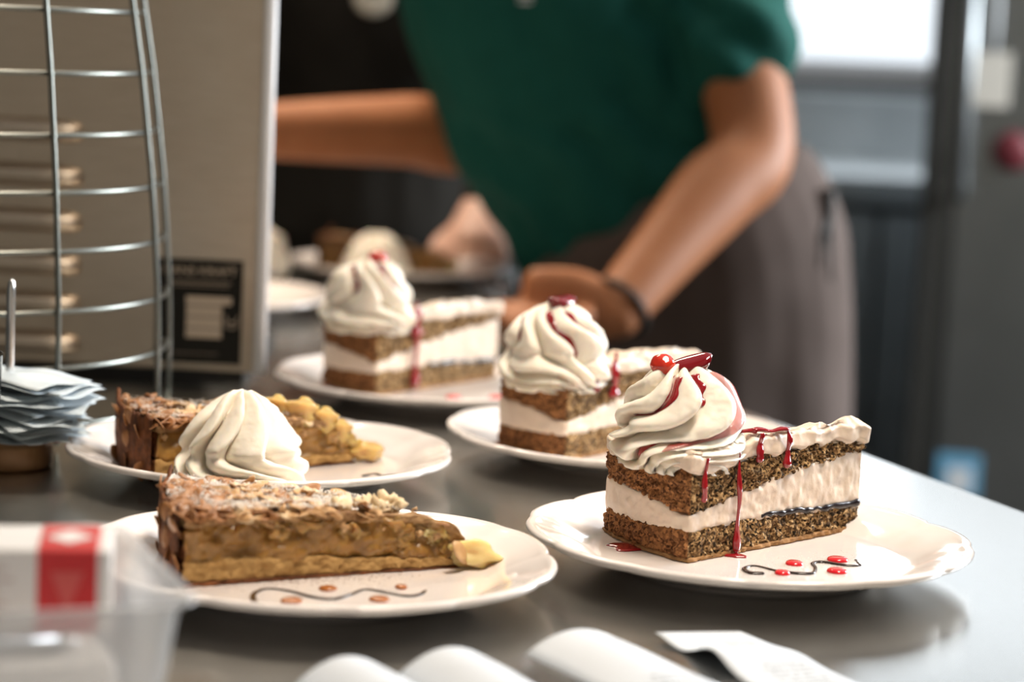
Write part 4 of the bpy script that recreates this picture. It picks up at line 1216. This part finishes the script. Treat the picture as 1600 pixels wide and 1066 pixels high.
# ------------------------------------------------------------------ background: steel counter and tall fridge
ctr = tag(empty('steel_back_counter', (.55, 5.62, 0)), 'blurred steel counter under the bright window', 'counter')
v, f = box(0, 0, .87, 1.5, .66, .06, .005); build('counter_top', v, f, M['steel_dull'], ctr, smooth=False)
v, f = box(0, .32, .98, 1.5, .02, .17, .003); build('splashback', v, f, M['steel_dull'], ctr, smooth=False)
for i, x in enumerate((-.50, 0, .50)):
    v, f = box(x, .02, .46, .49, .60, .72, .004); d = build('cupboard_door', v, f, M['steel_dull'], ctr, smooth=False)
    v, f = tube([(x-.10, -.30, .72), (x-.10, -.325, .72), (x+.10, -.325, .72), (x+.10, -.30, .72)], .007, 10); build('handle', v, f, M['steel_bright'], d)
v, f = box(0, .03, .05, 1.46, .5, .10); build('plinth', v, f, M['black'], ctr, smooth=False)

FRX, FRY = .665, 4.0
FRA = math.radians(9.6)
def on_fridge(lx, ly, z): return (FRX+lx*math.cos(FRA)+ly*math.sin(FRA), FRY-lx*math.sin(FRA)+ly*math.cos(FRA), z)
fr = tag(empty('steel_fridge', (FRX, FRY, 0), -FRA), 'blurred steel fridge with a red knob at the right edge', 'fridge')
v, f = box(.42, .37, .72, .84, .66, 1.30, .006); build('fridge_body', v, f, M['steel_dark'], fr, smooth=False)
v, f = box(.018, .02, .72, .036, .06, 1.30, .003); build('door_frame', v, f, mat('dark_rubber_seal', (.035, .034, .03), .5), fr, smooth=False)
v, f = box(.44, .01, .72, .78, .05, 1.27, .006); dr = build('fridge_door', v, f, M['steel_dark'], fr, smooth=False)
v, f = tube([(.062, -.015, .95), (.062, -.05, .97), (.062, -.05, 1.30), (.062, -.015, 1.32)], .010, 12); build('handle', v, f, M['steel_dull'], dr)
v, f = revolve([(.030, 0), (.032, .004), (.032, .018), (.026, .026), (.008, .028)], 32)
build('red_knob', v, f, M['red_knob'], dr, loc=(.140, -.016, 1.030), rot=(PI/2, 0, 0))
for x in (.10, .74):
    v, f = box(x, .35, .04, .08, .5, .08); build('foot', v, f, M['black'], fr, smooth=False)
tg = tag(empty('paper_tag', on_fridge(.100, -.058, 1.18), -FRA), 'cream paper tag hanging on the fridge front', 'tag')
v, f = box(0, 0, -.035, .058, .002, .088, .0006); build('tag_card', v, f, M['tag_cream'], tg, smooth=False)
v, f = tube([(0, 0, .006), (.002, .006, .06), (0, .028, .14)], .0035, 8); build('string', v, f, M['white_print'], tg)
st = tag(empty('blue_sticker', on_fridge(.092, -.0162, .487), -FRA), 'blue and white sticker low on the fridge door', 'sticker')
v, f = box(0, 0, 0, .070, .0012, .072, .0004); build('sticker_sheet', v, f, M['blue_print'], st, smooth=False)
v, f = box(.002, -.0012, -.008, .040, .0008, .044); build('sticker_print', v, f, M['white_print'], st, smooth=False)

# ------------------------------------------------------------------ ceiling lamps (fixtures round the lamps above; pass and front ones are added, unseen)
for (x, y, lab_) in ((-.50, 2.98, 'long white ceiling lamp over the far half of the table'), (.35, -1.1, 'added unseen lamp behind the camera, lighting the front wall'), (.45, 1.15, 'added unseen fill lamp above the front plates')):
    lp = tag(empty('ceiling_lamp', (x, y, RZ)), lab_, 'lamp', 'ceiling lamps')
    v, f = box(0, 0, -.05, 1.0, .42, .10, .01); build('lamp_housing', v, f, M['cutlery_grey'], lp, smooth=False)
